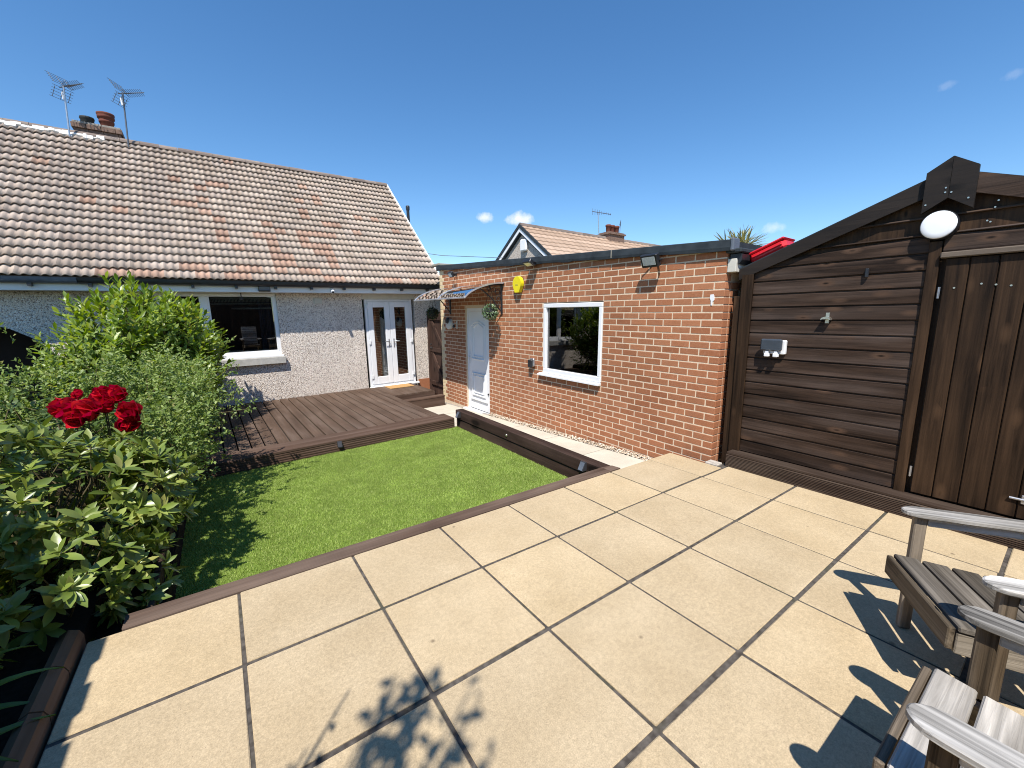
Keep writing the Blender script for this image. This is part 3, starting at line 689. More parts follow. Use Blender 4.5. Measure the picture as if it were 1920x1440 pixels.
t.part('housing', MB().tube([(-2.13, -.33, 2.13), (-2.15, -.43, 2.08)], .032, 12), M_WHITE); t.part('mount', MB().cbox(-2.16, -2.11, -.34, -.311, 2.12, 2.17, .004), M_WHITE); t.part('lens', MB().tube([(-2.15, -.431, 2.079), (-2.151, -.436, 2.077)], .022, 12), M_BLACK)
t = Thing('solar_light', 'flat black solar light box fixed to the house fascia', 'light', (-3.3, -.33, 2.15), HOU)
t.part('body', MB().cbox(-3.43, -3.24, -.36, -.311, 2.085, 2.19, .006), M_BLACK); t.part('solar_panel', MB().box(-3.42, -3.25, -.363, -.361, 2.11, 2.18), plain('solar_cell', (.012, .02, .05), .15, .6))
t = Thing('hanging_hook', 'small black hook hanging over the house window frame', 'hook', (-3.69, .02, 2.06), HOU)
t.part('hanger', MB().tube([(-3.69, .0, 2.10), (-3.69, -.01, 1.99)], .008, 6), M_BLACK); t.part('body', MB().cbox(-3.715, -3.665, -.03, .01, 1.945, 1.995, .008), M_BLACK)

# ------------------------------------------------------------------ garage
ga = Thing('garage', 'flat roofed red brick outbuilding with white door and window', 'outbuilding', (1.4, 3.2, -.4), GAR)
WY0, WY1, WZ0, WZ1 = 1.577, 2.793, .600, 1.693     # window
DY0, DY1, DZ0, DZ1 = 4.386, 5.262, -.42, 1.64      # door
LEN = 6.40
ftop = lambda y: 2.131+.0535*y
co = MB(); xa, xb = .0025, .10
def wallbox(y0, y1, z0, z1a, z1b=None):
    z1b = z1a if z1b is None else z1b
    v = [(xa, y0, z0), (xb, y0, z0), (xb, y1, z0), (xa, y1, z0), (xa, y0, z1a), (xb, y0, z1a), (xb, y1, z1b), (xa, y1, z1b)]
    co.add(v, [(0, 3, 2, 1), (4, 5, 6, 7), (0, 1, 5, 4), (1, 2, 6, 5), (2, 3, 7, 6), (3, 0, 4, 7)])
ft = lambda y: ftop(y)+.06
wallbox(.006, WY0, -.6, ft(0), ft(WY0)); wallbox(WY0, WY1, -.6, WZ0); wallbox(WY0, WY1, WZ1, ft(WY0), ft(WY1)); wallbox(WY1, DY0, -.6, ft(WY1), ft(DY0)); wallbox(DY0, DY1, DZ1, ft(DY0), ft(DY1)); wallbox(DY0, DY1, -.7, DZ0); wallbox(DY1, LEN-.006, -.7, ft(DY1), ft(LEN))
xa, xb = .10, 2.9
co.box(.10, 2.9, .006, .10, -.6, 2.12); co.box(2.8, 2.9, .1, LEN, -.6, 2.3); co.box(.1, 2.9, LEN-.1, LEN-.006, -.6, 2.45)
gw = ga.part('wall', co, M_MORTAR)
BW, BH, JT, CH = .2130, .0630, .0122, .0753
zbase = WZ1-CH*28-.0
bricks = []
def brick(y0, y1, z0, z1, k=0, x0=0., x1=.05): bricks.append((y0, y1, z0, z1, k, x0+random.uniform(-.0012, .0012), x1))
for r in range(0, 45):
    z0 = zbase+r*CH+JT/2; z1 = z0+BH
    y = -(BW+JT)/2*(r % 2)
    first = True
    while y < LEN:
        a, b2 = max(y+JT/2*(y > 0), 0), min(y+BW+JT/2, LEN); y += BW+JT
        if b2-a < .03: continue
        zz1 = z1
        # clip under the sloping fascia
        lim = ftop((a+b2)/2)+.05
        if z0 > lim-.01: continue
        if z1 < -.62: continue
        zlow = pz((a+b2)/2)-.12 if a > .5 else -.12
        if z1 < zlow: continue
        segs = [(a, b2)]
        for (o0, o1, p0, p1) in ((WY0, WY1, WZ0, WZ1), (DY0, DY1, DZ0, DZ1)):
            if z1 > p0+.012 and z0 < p1-.012:
                ns = []
                for (s0, s1) in segs:
                    if s1 <= o0 or s0 >= o1: ns.append((s0, s1)); continue
                    if s0 < o0-.02: ns.append((s0, o0-.004))
                    if s1 > o1+.02: ns.append((o1+.004, s1))
                segs = ns
        for (s0, s1) in segs:
            cream = s0 > LEN-(.17 if r % 2 else .12)-.06
            if s1 > LEN-.12 and not cream and s1-s0 > .12:
                brick(s0, LEN-.13-JT, z0, z1); brick(LEN-.13, s1, z0, z1, 1)
            else: brick(s0, s1, z0, z1, 1 if cream else 0, 0, .1025 if s0 < .001 else .05)
# return face at the near corner
ret = []
for r in range(0, 30):
    z0 = zbase+r*CH+JT/2
    if z0 < -.12 or z0 > 2.1: continue
    x = .1025+JT if r % 2 else .215
    ret.append((.1025+JT, .26, z0, z0+BH) if r % 2 == 0 else (.1025+JT, .30, z0, z0+BH))
gc = GAR.inverted() @ CAM
def bd(b): return (Vector((0, (b[0]+b[1])/2, (b[2]+b[3])/2))-gc).length
bricks.sort(key=bd)
shared = MB().cbox(0, .05, -BW/2, BW/2, -BH/2, BH/2, .0028).mesh('brick', M_BRICK)
for i, (y0, y1, z0, z1, k, x0, x1) in enumerate(bricks[:285]):
    c = (x0, (y0+y1)/2, (z0+z1)/2)
    if k == 0 and abs(y1-y0-BW) < .002 and x1 < .06: me = shared
    else: me = MB().cbox(0, x1, -(y1-y0)/2, (y1-y0)/2, -(z1-z0)/2, (z1-z0)/2, .0028).mesh('brick', M_CREAM if k else M_BRICK)
    ga.piece('brick', me, c, (0, 0, random.uniform(-.003, .003)), gw)
for i, (x0, x1, z0, z1) in enumerate(ret[:14]): pass
jb = MB()
for (y0, y1, z0, z1, k, x0, x1) in bricks[285:]: jb.cbox(x0, x1, y0, y1, z0, z1, .0028, k)
for (x0, x1, z0, z1) in ret: jb.cbox(x0, x1, 0, .05, z0, z1, .0028, 0)
ga.part('brickwork', jb, [M_BRICK, M_CREAM], gw, kind='stuff')
# paint patch
pp = [(.098, 1.668), (.102, 1.712), (.112, 1.724), (.142, 1.722), (.146, 1.69), (.138, 1.668), (.134, 1.66), (.131, 1.615), (.118, 1.612), (.114, 1.655), (.104, 1.66)]
ga.part('paint_splash', MB().prism(pp, 'x', -.0045, .002), M_WHITE, gw)
# roof, fascia
rf = MB(); Lf = LEN+.05
rf.add([(-.03, -.05, ftop(0)+.088), (3.0, -.05, ftop(0)+.088), (3.0, Lf, ftop(LEN)+.10), (-.03, Lf, ftop(LEN)+.10), (-.03, -.05, ftop(0)+.03), (3.0, -.05, ftop(0)+.03), (3.0, Lf, ftop(LEN)+.04), (-.03, Lf, ftop(LEN)+.04)], [(0, 1, 2, 3), (7, 6, 5, 4), (0, 4, 5, 1), (1, 5, 6, 2), (2, 6, 7, 3), (3, 7, 4, 0)])
gr = ga.part('roof', rf, M_FELT)
fa = MB(); n = 60; ys = np.linspace(-.04, Lf, n+1); vs = []
for i, y in enumerate(ys):
    dr_ = (.012*max(0, math.sin(y*9))**2 if y > 2.2 else .004*math.sin(y*5))
    vs += [(-.045, y, ftop(y)+.0-dr_), (-.05, y, ftop(y)+.03), (-.045, y, ftop(y)+.098+.002*math.sin(y*7)), (-.02, y, ftop(y)+.106), (-.012, y, ftop(y)+.0-dr_)]
fs = []
for i in range(n):
    for k in range(5): l = (k+1) % 5; fs.append((i*5+k, i*5+l, (i+1)*5+l, (i+1)*5+k))
fs += [(0, 1, 2, 3, 4)[::-1], tuple(n*5+k for k in range(5))]
fa.add(vs, fs); ga.part('fascia', fa, M_FELT, gr)
ga.part('fascia_joint', MB().box(-.053, -.046, 1.425, 1.437, ftop(1.43)+.005, ftop(1.43)+.10), M_COPING, gr)
ga.part('corner_cap', MB().cbox(-.055, .07, -.075, -.04, 2.125, 2.245, .01), M_GREYPL, gr)
ga.part('coping', MB().cbox(-.02, 1.3, LEN-.02, LEN+.35, ftop(LEN)+.108, ftop(LEN)+.16, .01), M_COPING, gr)
ga.part('soffit_box', MB().cbox(.005, .115, -.085, -.002, 1.93, 2.055, .004).cbox(.118, .62, -.07, -.002, 1.945, 2.05, .004), M_OFFWHITE)
gp = [(-.012, 2.10), (-.012, 2.03), (-.06, 2.005), (-.10, 2.005), (-.125, 2.04), (-.125, 2.095), (-.112, 2.10)]
ga.part('gutter', MB().prism(gp, 'x', .03, .95), M_BLACK)
ga.part('gutter_lip', MB().cbox(-.01, .9, -.13, .02, 2.108, 2.15, .01), M_FELT)
# window
wb = MB(); X0, X1 = -.012, .07; y0, y1, z0, z1 = WY0+.006, WY1-.012, WZ0+.012, WZ1-.012
wb.cbox(X0, X1, y0, y1, z1-.06, z1, .006).cbox(X0, X1, y0, y1, z0, z0+.075, .006).cbox(X0, X1, y0, y0+.058, z0+.075, z1-.06, .006).cbox(X0, X1, y1-.062, y1, z0+.075, z1-.06, .006)
gwn = ga.part('window', wb, M_WHITE)
ga.part('pane', MB().box(.028, .034, y0+.058, y1-.062, z0+.075, z1-.06), M_GLASS, gwn)
ga.part('sill', MB().prism([(-.065, WZ0-.022), (-.065, WZ0-.004), (-.0125, WZ0+.011), (.0, WZ0+.011), (.0, WZ0-.022)][::-1], 'y', WY0-.02, WY1+.075), M_WHITE, gwn) if False else None
sb_ = MB(); sb_.add([(-.065, WY0-.0, WZ0-.024), (-.002, WY0-.0, WZ0-.024), (-.002, WY0, WZ0+.011), (-.065, WY0, WZ0-.004), (-.065, WY1+.07, WZ0-.024), (-.002, WY1+.07, WZ0-.024), (-.002, WY1+.07, WZ0+.011), (-.065, WY1+.07, WZ0-.004)], [(0, 1, 2, 3), (7, 6, 5, 4), (0, 4, 5, 1), (1, 5, 6, 2), (2, 6, 7, 3), (3, 7, 4, 0)])
ga.part('sill', sb_, M_WHITE, gwn)
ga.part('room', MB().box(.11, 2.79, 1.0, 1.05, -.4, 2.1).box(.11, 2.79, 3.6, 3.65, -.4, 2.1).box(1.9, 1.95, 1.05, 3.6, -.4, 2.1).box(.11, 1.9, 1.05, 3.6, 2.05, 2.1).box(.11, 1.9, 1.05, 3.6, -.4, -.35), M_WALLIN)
# door
db = MB(); fx0, fx1 = .03, .09
db.cbox(fx0, fx1, DY0, DY0+.055, DZ0, DZ1, .005).cbox(fx0, fx1, DY1-.055, DY1, DZ0, DZ1, .005).cbox(fx0, fx1, DY0+.055, DY1-.055, DZ1-.07, DZ1, .005)
gd = ga.part('door', db, M_WHITE)
a0, a1, b0, b1 = DY0+.058, DY1-.058, DZ0+.03, DZ1-.073
ga.part('door_leaf', MB().cbox(.038, .085, a0, a1, b0, b1, .004), M_WHITE, gd)
def ring(y0, y1, z0, z1, w, x0, x1, arch=0):
    b = MB(); n = 12 if arch else 1
    def outline(y0, y1, z0, z1): return [(y1, z0), (y0, z0)]+[(y0+(y1-y0)*i/n, z1-arch+arch*math.sin(math.pi*i/n)) for i in range(n+1)] if arch else [(y1, z0), (y0, z0), (y0, z1), (y1, z1)]
    o, i_ = outline(y0, y1, z0, z1), outline(y0+w, y1-w, z0+w, z1-w*.9); k = len(o)
    vs = [(x1, *p) for p in o]+[(x0, p[0]+(q[0]-p[0])*.35, p[1]+(q[1]-p[1])*.35) for p, q in zip(o, i_)]+[(x0, p[0]+(q[0]-p[0])*.7, p[1]+(q[1]-p[1])*.7) for p, q in zip(o, i_)]+[(x1, *p) for p in i_]
    fs = []
    for r in range(3):
        for j in range(k): l = (j+1) % k; fs.append((r*k+j, r*k+l, (r+1)*k+l, (r+1)*k+j))
    return b.add(vs, fs)
def panel(y0, y1, z0, z1, arch=0):
    p = ga.part('door_panel', ring(y0, y1, z0, z1, .034, .014, .0375, arch), M_WHITE, gd)
    ga.part('door_panel', ring(y0+.055, y1-.055, z0+.055, z1-.055, .03, .018, .0378, arch*.8), M_WHITE, gd)
    return p
ym = (a0+a1)/2
panel(a0+.12, a1-.12, .62, b1-.17, .085); panel(a0+.12, a1-.12, -.12, .36)
ga.part('weather_bar', MB().prism([(.037, -.21), (.01, -.215), (.012, -.2), (.037, -.17)], 'y', a0+.07, a1-.02) if False else MB().cbox(.008, .0375, a0+.05, a1-.07, -.205, -.175, .008), M_WHITE, gd)
ga.part('handle', MB().cbox(.026, .0375, a1-.06, a1-.03, .52, .74, .004).tube([(.03, a1-.045, .66), (-.015, a1-.045, .66), (-.02, a1-.16, .66)], .009), M_WHITE, gd)
ga.part('cat_eye', MB().lathe([(.018, .020), (.018, .0378)], (0, a0+.03, -.02), 'x', 12), M_BLACK, gd)
ga.part('door_step', MB().cbox(-.075, .09, DY0-.03, DY1+.06, DZ0-.06, DZ0+.012, .006), M_WHITE, gd)
# things on the garage
al = Thing('alarm_box', 'yellow rounded alarm bell box on the brick wall', 'alarm', (-.04, 3.41, 2.0), GAR)
pr = [(3.335, 1.875), (3.445, 1.875)]+[(3.39+.112*math.cos(t), 2.015+.118*math.sin(t)) for t in np.linspace(-.55, math.pi+.55, 22)]
al.part('cover', MB().prism(pr[::-1], 'x', -.075, -.012), M_YELL); al.part('backplate', MB().prism([(p*.96+3.39*.04, q) for p, q in pr][::-1], 'x', -.0115, -.001), M_BLACK)
for k in range(3): al.part('emblem', MB().cbox(-.078, -.074, 3.36+k*.024, 3.378+k*.024, 1.985, 2.01, .002), plain('faded_print', (.42, .36, .05), .6))
def flood(y, z, s, lab, tilt):
    t = Thing('floodlight', lab, 'floodlight', (-.02, y, z), GAR, 'floodlights along the garage wall top')
    c, sn = math.cos(tilt), math.sin(tilt)
    def tr(mb):
        mb.v = [(-.12+(p[0]*c-p[2]*sn), y+p[1], z+(p[0]*sn+p[2]*c)) for p in mb.v]; return mb
    t.part('housing', tr(MB().cbox(-.03, .03, -.115*s, .115*s, -.075*s, .075*s, .008)), M_BLACK)
    t.part('lens', tr(MB().box(-.034, -.0305, -.085*s, .085*s, -.045*s, .05*s)), M_LENS)
    t.part('bracket', MB().cbox(-.012, -.002, y-.03, y+.03, z-.02, z+.02, .003).tube([(-.01, y-.02, z), (-.07, y-.12*s, z), (-.12, y-.122*s, z)], .008).tube([(-.01, y+.02, z), (-.07, y+.12*s, z), (-.12, y+.122*s, z)], .008), M_BLACK)
flood(.80, 2.115, .95, 'black floodlight with pale lens above the garage window end', .42)
flood(3.0, 2.305, .85, 'black floodlight tilted flat above the yellow alarm box', 1.1)
flood(5.60, 2.325, .75, 'small floodlight above the door canopy', .6)
t = Thing('wall_lamp', 'round grey wall lamp with dark hood left of the white door', 'wall lamp', (-.03, 5.93, 1.32), GAR)
t.part('disc', MB().lathe([(.02, -.075), (.10, -.07), (.115, -.055), (.115, -.002)], (0, 5.93, 1.31), 'x', 24), M_LENS)
t.part('hood', MB().lathe([(.05, -.10), (.07, -.07), (.075, -.06)], (0, 5.93, 1.385), 'x', 20), M_BLACK)
t = Thing('door_number_bracket', 'small cream bracket on the shaded bricks between lamp and door', 'bracket', (-.02, 5.6, 1.3), GAR)
t.part('plate', MB().cbox(-.012, -.002, 5.60, 5.65, 1.22, 1.38, .003), M_OFFWHITE); t.part('arm', MB().tube([(-.01, 5.62, 1.34), (-.09, 5.60, 1.33), (-.12, 5.55, 1.28)], .012, 8), M_OFFWHITE); t.part('knob', MB().lathe([(.0, 1.24), (.028, 1.255), (.03, 1.28), (.012, 1.30)], (-.12, 5.55, 0), n=14), M_BLACK)
t = Thing('outdoor_socket', 'small grey and black outdoor socket left of the garage window', 'socket', (-.03, 3.03, .74), GAR)
t.part('back_box', MB().cbox(-.05, -.002, 2.975, 3.075, .69, .82, .01), M_STEEL); t.part('cover', MB().cbox(-.085, -.051, 2.985, 3.09, .67, .80, .014), M_BLACK)
# door canopy
cn = Thing('door_canopy', 'curved smoked plastic canopy over the white door', 'canopy', (-.02, 4.9, 2.0), GAR)
arc = [(-.004, 2.052), (-.13, 2.048), (-.28, 2.028), (-.436, 1.985), (-.57, 1.936), (-.695, 1.873), (-.776, 1.800)]
from bisect import bisect
def arcz(t):
    f = t*(len(arc)-1); i = min(int(f), len(arc)-2); f -= i; return (arc[i][0]+(arc[i+1][0]-arc[i][0])*f, arc[i][1]+(arc[i+1][1]-arc[i][1])*f)
def sheet(y0, y1):
    n = 18; A = [arcz(i/n) for i in range(n+1)]
    pr = [(p, q) for p, q in A]+[(p, q+.006) for p, q in A[::-1]]
    return MB().prism(pr[::-1], 'y', y0, y1)
cn.part('canopy_sheet', sheet(3.87, 4.895), M_SMOKE); cn.part('canopy_sheet', sheet(4.925, 5.96), M_SMOKE)
def trim(y0, y1):
    A = [arcz(i/14) for i in range(15)]; pr = [(p, q-.008) for p, q in A]+[(p, q+.016) for p, q in A[::-1]]
    return MB().prism(pr[::-1], 'y', y0, y1)
for y_ in (3.85, 4.898, 5.962): cn.part('canopy_trim', trim(y_, y_+.022), M_ALU)
cn.part('front_rail', MB().cbox(-.80, -.765, 3.85, 5.985, 1.785, 1.812, .008), M_ALU); cn.part('wall_rail', MB().cbox(-.03, -.002, 3.85, 5.985, 2.035, 2.068, .006), M_BLACK)
for y_ in (3.93, 5.90):
    k = MB().cbox(-.02, -.002, y_-.025, y_+.025, 1.52, 2.03, .004)
    A = [(arcz(i/10)[0], y_, arcz(i/10)[1]-.02) for i in range(10)]; k.tube(A, .011, 6)
    k.tube([(-.015, y_, 1.56), (-.10, y_, 1.66), (-.22, y_, 1.80), (-.40, y_, 1.93), (-.48, y_, 1.955)], .011, 6)
    for cx, cz, rr in ((-.09, 1.90, .045), (-.17, 1.945, .035), (-.075, 1.79, .04), (-.27, 1.95, .03)): k.tube([(cx+rr*math.cos(t), y_, cz+rr*math.sin(t)) for t in np.linspace(0, 6.283, 13)], .006, 5, cap=False)
    cn.part('canopy_bracket', k, M_BLACK)

# ------------------------------------------------------------------ leaves
def basis(d, nrm):
    d = d/np.linalg.norm(d); x = np.cross(d, nrm); l = np.linalg.norm(x)
    if l < 1e-4: x = np.cross(d, [.3, .9, .2]); l = np.linalg.norm(x)
    x /= l; return np.stack([x, d, np.cross(x, d)], 1)
def leaf_geo(L, Wd, n=3, fold=.12, droop=.15, tipr=.45, base=.05):
    """a creased leaf along +y, tip drooping"""
    v = []
    for i in range(n+1):
        t = i/n; w = Wd*.5*max(math.sin(math.pi*min(1, (t*(1-base)+base))**1.2)**.75, .02 if i in (0, n) else .1)
        if i == n: w = Wd*.04
        z = -droop*L*t*t
        v += [(-w, L*t, z+fold*w), (0, L*t, z-fold*w*.6), (w, L*t, z+fold*w)]
    f = []
    for i in range(n): a = i*3; f += [(a, a+1, a+4, a+3), (a+1, a+2, a+5, a+4)]
    return np.array(v), np.array(f)
def join_leaves(lv, lf, T, sc):
    """T list of (pos, 3x3)"""
    P = np.array([t[0] for t in T]); B = np.array([t[1] for t in T]); S = np.array(sc)
    V = np.einsum('nij,vj->nvi', B, lv)*S[:, None, None]+P[:, None]
    F = (lf[None]+(np.arange(len(T))*len(lv))[:, None, None]).reshape(-1, lf.shape[1]); return V.reshape(-1, 3), F
def foliage(th, T, sc, lv, lf, mat, nobj, lname='leaf'):
    """largest seen leaves as parts, the rest as one part"""
    if nobj:
        cp = np.array(CAM); cf = np.array(fw)
        key = []
        for (p, B), s in zip(T, sc):
            q = p-cp; z = q@cf
            u_ = (q@np.array(rt))/max(z, .01); vis = z > .3 and abs(u_) < 1.28
            key.append((-(s/np.linalg.norm(q)) if vis else 1))
        # prefer outermost: nearest first
        order = np.argsort(key); sel = order[:nobj]; rest = order[nobj:]
        me = np_mesh(lname, lv, lf, mat, smooth=True)
        for i in sel:
            o = bpy.data.objects.new(lname, me); COL.objects.link(o); o.parent = th.o
            Mx = Matrix(T[i][1].tolist()).to_4x4() @ Matrix.Scale(sc[i], 4); Mx.translation = Vector(T[i][0])-th.b; o.matrix_local = Mx
    else: rest = range(len(T))
    rest = list(rest)
    V, F = join_leaves(lv, lf, [T[i] for i in rest], [sc[i] for i in rest])
    th.part('foliage', np_mesh('foliage', V-np.array(th.b), F, mat, smooth=True), None, kind='stuff')
def rdir(): v = rng.normal(size=3); return v/np.linalg.norm(v)
def shell(els, n, rmin=.72, zmin=-9):
    """points and outward directions near the surface of a union of ellipsoids"""
    out = []; vol = np.array([e[1][0]*e[1][1]+e[1][1]*e[1][2]+e[1][0]*e[1][2] for e in els]); vol /= vol.sum()
    while len(out) < n:
        e = els[rng.choice(len(els), p=vol)]; d = rdir(); r = rng.uniform(rmin, 1.06); p = np.array(e[0])+d*np.array(e[1])*r
        if p[2] < zmin: continue
        if any(e2 is not e and np.sum(((p-np.array(e2[0]))/np.array(e2[1]))**2) < rmin*rmin*.8 for e2 in els): continue
        nn = d/np.array(e[1]); out.append((p, nn/np.linalg.norm(nn)))
    return out
def whorls(pts, nl, L, up=.6, ang=(45, 85), seed=0):
    T, sc, stems = [], [], []
    for p, d in pts:
        ax = d+np.array([0, 0, up])+rdir()*.25; ax /= np.linalg.norm(ax); stems.append((p, ax))
        k = nl+rng.integers(-2, 3); x = np.cross(ax, [0.3, .2, .9]); x /= np.linalg.norm(x); yv = np.cross(ax, x); ph = rng.uniform(0, 6.28)
        for i in range(k):
            t = ph+i*2.399; an = R(rng.uniform(*ang)) if i > 2 else R(rng.uniform(12, 40))
            o = x*math.cos(t)+yv*math.sin(t); dd = ax*math.cos(an)+o*math.sin(an); dd[2] -= .12; nrm = ax*math.sin(an)-o*math.cos(an)
            T.append((p-ax*rng.uniform(0, .05), basis(dd, nrm+rdir()*.15))); sc.append(L*rng.uniform(.65, 1.15))
    return T, sc, stems
def stems_part(th, base, stems, r, mat, every=1, mid=.3):
    b = MB(); base = np.array(base)
    for p, ax in stems[::every]:
        q = base+np.array([rng.uniform(-.1, .1), rng.uniform(-.1, .1), 0]); c = p-ax*np.linalg.norm(p-q)*mid
        b.tube([q, q*.45+c*.55, c, p], [r*1.6, r*1.2, r, r*.7], 5)
    th.part('stem', b, mat)

# rhododendron beside the patio
rh = Thing('rhododendron', 'large rhododendron with glossy whorled leaves beside the patio corner', 'shrub', (-.95, 1.3, -.05))
els = [((-.82, 1.5, .40), (.48, .66, .40)), ((-1.30, 1.35, .66), (.50, .6, .46)), ((-.74, .98, .16), (.30, .42, .34)), ((-.50, 1.65, .34), (.32, .45, .33)), ((-1.15, 1.9, .46), (.5, .45, .38)), ((-1.15, .66, .16), (.35, .4, .36)), ((-.50, 1.15, .0), (.20, .36, .24)), ((-.46, 2.1, .22), (.26, .4, .30))]
pts = shell(els, 620, .70, -.18)
T, sc, stm = whorls(pts, 10, 1., .85, ang=(38, 74))
lv, lf = leaf_geo(.102, .0355, 4, .16, .2)
foliage(rh, T, sc, lv, lf, M_RHODO, 298); stems_part(rh, (-.98, 1.4, -.05), stm, .005, M_STEM, 4)
# laurel by the deck
la = Thing('cherry_laurel', 'tall bright green cherry laurel in front of the house window', 'shrub', (-1.0, 6.0, -.1))
els = [((-.92, 5.75, 1.16), (.55, .6, .66)), ((-1.15, 5.5, .80), (.52, .6, .62)), ((-.50, 5.9, 1.05), (.46, .5, .62)), ((-.65, 5.6, .5), (.6, .6, .6)), ((-.36, 6.5, .95), (.40, .5, .6))]
pts = shell(els, 900, .62)
T, sc = [], []; stm = []
for p, d in pts:
    ax = d*.55+np.array([0, 0, 1.0])+rdir()*.3; ax /= np.linalg.norm(ax); Ls = rng.uniform(.16, .36); tip = p+ax*Ls*.75
    if tip[2] > 1.55: Ls *= 1.25
    stm.append((tip, ax)); x = np.cross(ax, [.2, .9, .3]); x /= np.linalg.norm(x); yv = np.cross(ax, x); ph = rng.uniform(0, 6.28)
    k = int(Ls/.024)
    for i in range(k):
        t = ph+i*2.399; f = i/k; q = p+ax*Ls*(f-.25); an = R(70-48*f+rng.uniform(-10, 10)); o = x*math.cos(t)+yv*math.sin(t)
        T.append((q, basis(ax*math.cos(an)+o*math.sin(an), ax*math.sin(an)-o*math.cos(an)+rdir()*.2))); sc.append(rng.uniform(.75, 1.1)*(1-.25*f))
for (px_, py_, pz_) in ((-.93, 6.0, 1.75), (-1.02, 5.95, 1.70), (-.85, 5.9, 1.66)):
    ax = np.array([rng.uniform(-.12, .12), 0, 1.]); stm.append((np.array([px_, py_, pz_+.3]), ax))
    for i in range(16):
        t = i*2.399; f = i/16; an = R(62-45*f); o = np.array([math.cos(t), math.sin(t), 0]); T.append((np.array([px_, py_, pz_])+ax*.36*f, basis(ax*math.cos(an)+o*math.sin(an), ax*math.sin(an)-o*math.cos(an)))); sc.append(1-.25*f)
lv, lf = leaf_geo(.15, .054, 3, .12, .12)
foliage(la, T, sc, lv, lf, M_LAUREL, 298); stems_part(la, (-1.0, 5.95, -.1), stm, .006, M_STEM, 2)
# small leaved shrub
def small_shrub(name, label, els, n, base, mat, L=.028, Wd=.016, zmin=-.1, rmin=.55, nst=70, cat='shrub', sprays=60):
    t = Thing(name, label, cat, base); T, sc = [], []; stm = []
    tips = shell(els, sprays, .9)
    tw = shell(els, n//14, rmin, zmin)
    for p, d in tw+[(q+dd*abs(rng.normal(0, .17)), dd) for q, dd in tips]:
        ax = d+rdir()*.6+np.array([0, 0, .25]); ax /= np.linalg.norm(ax); Ls = rng.uniform(.08, .2)
        for i in range(14):
            q = p+ax*Ls*(i/14-.6)+rdir()*.012; T.append((q, basis(ax*.5+rdir(), np.array([-.3, -.3, 1.])+rdir()*.8))); sc.append(rng.uniform(.7, 1.35))
        stm.append((p+ax*Ls*.4, ax))
    lv, lf = leaf_geo(L, Wd, 2, .15, .1); foliage(t, T, sc, lv, lf, mat, 0)
    stems_part(t, base, stm[::max(1, len(stm)//nst)], .005, M_STEM); return t
small_shrub('small_leaved_shrub', 'spreading shrub with tiny pale green leaves behind the red roses', [((-1.25, 3.6, .72), (.72, .6, .52)), ((-.66, 3.9, .62), (.58, .6, .58)), ((-.55, 4.5, .50), (.5, .6, .58)), ((-1.75, 3.6, .62), (.55, .6, .46)), ((-.8, 3.3, .35), (.5, .4, .44)), ((-.48, 3.5, .15), (.36, .5, .38)), ((-.42, 2.95, .45), (.34, .4, .45)), ((-.24, 3.15, .72), (.22, .38, .40)), ((-.32, 2.5, .42), (.24, .34, .38))], 31000, (-1.0, 3.8, -.1), M_SHRUB, .034, .019, rmin=.5, sprays=220)
small_shrub('low_shrub', 'low leafy shrub under the cherry laurel spilling over the deck edge', [((-.52, 4.9, .38), (.46, .5, .55)), ((-.40, 5.5, .42), (.42, .5, .6)), ((-.34, 6.4, .4), (.38, .5, .55))], 11000, (-.6, 5.4, -.1), M_SHRUB, .034, .019, rmin=.45, sprays=160)
small_shrub('dark_hedge', 'dark hedge plants at the far left below the arched porch', [((-2.3, 4.6, .45), (.6, .8, .6)), ((-2.4, 3.4, .3), (.6, .9, .6)), ((-2.2, 2.2, .2), (.5, .9, .5))], 5200, (-2.3, 3.6, -.1), M_DARKLEAF, .05, .025, cat='hedge')
# rose bush
ro = Thing('rose_bush', 'rose bush with big red blooms behind the rhododendron', 'rose bush', (-.95, 2.55, -.1))
bl = [(-.915, 2.28, .865, .125), (-.79, 2.22, .845, .12), (-.72, 2.36, .925, .095), (-.635, 2.34, .935, .09), (-.575, 2.26, .80, .11), (-.86, 2.40, .945, .05), (-.60, 2.27, .70, .10), (-.42, 1.95, .53, .035), (-.70, 2.30, .86, .08), (-.85, 2.2, .80, .085)]
stm = []; T = []; sc = []
for (x, y, z, r) in bl:
    P = np.array([]); Vp, Fp = [], []
    pv, pf = leaf_geo(1, 1.15, 4, .28, -.40, base=.3)
    TT, ss = [], []
    n = 34
    for i in range(n):
        f = i/n; t = i*2.399; an = R(6+70*f); ax = np.array([-.25, -.75, .6])+np.array([math.sin(x*91), math.sin(y*57+z*83)*.6, math.sin(z*71)])*.5; ax /= np.linalg.norm(ax); a_ = np.cross(ax, [0, 0, 1.]); a_ /= np.linalg.norm(a_); b_2 = np.cross(ax, a_)
        o = a_*math.cos(t)+b_2*math.sin(t); dd = ax*math.cos(an)+o*math.sin(an); nn = -(o*math.cos(an)-ax*math.sin(an))
        TT.append((np.array([x, y, z])-ax*r*.5+o*r*.06*f, basis(dd+rdir()*.12, nn+rdir()*.4))); ss.append(r*rng.uniform(.7, 1.2)*(1.05-.15*f))
    V, F = join_leaves(pv, pf, TT, ss)
    ro.part('rose_bloom', np_mesh('rose_bloom', V-np.array(ro.b), F, M_PETAL, smooth=True), None)
    stm.append((np.array([x, y, z-.03]), np.array([0, 0, 1.])))
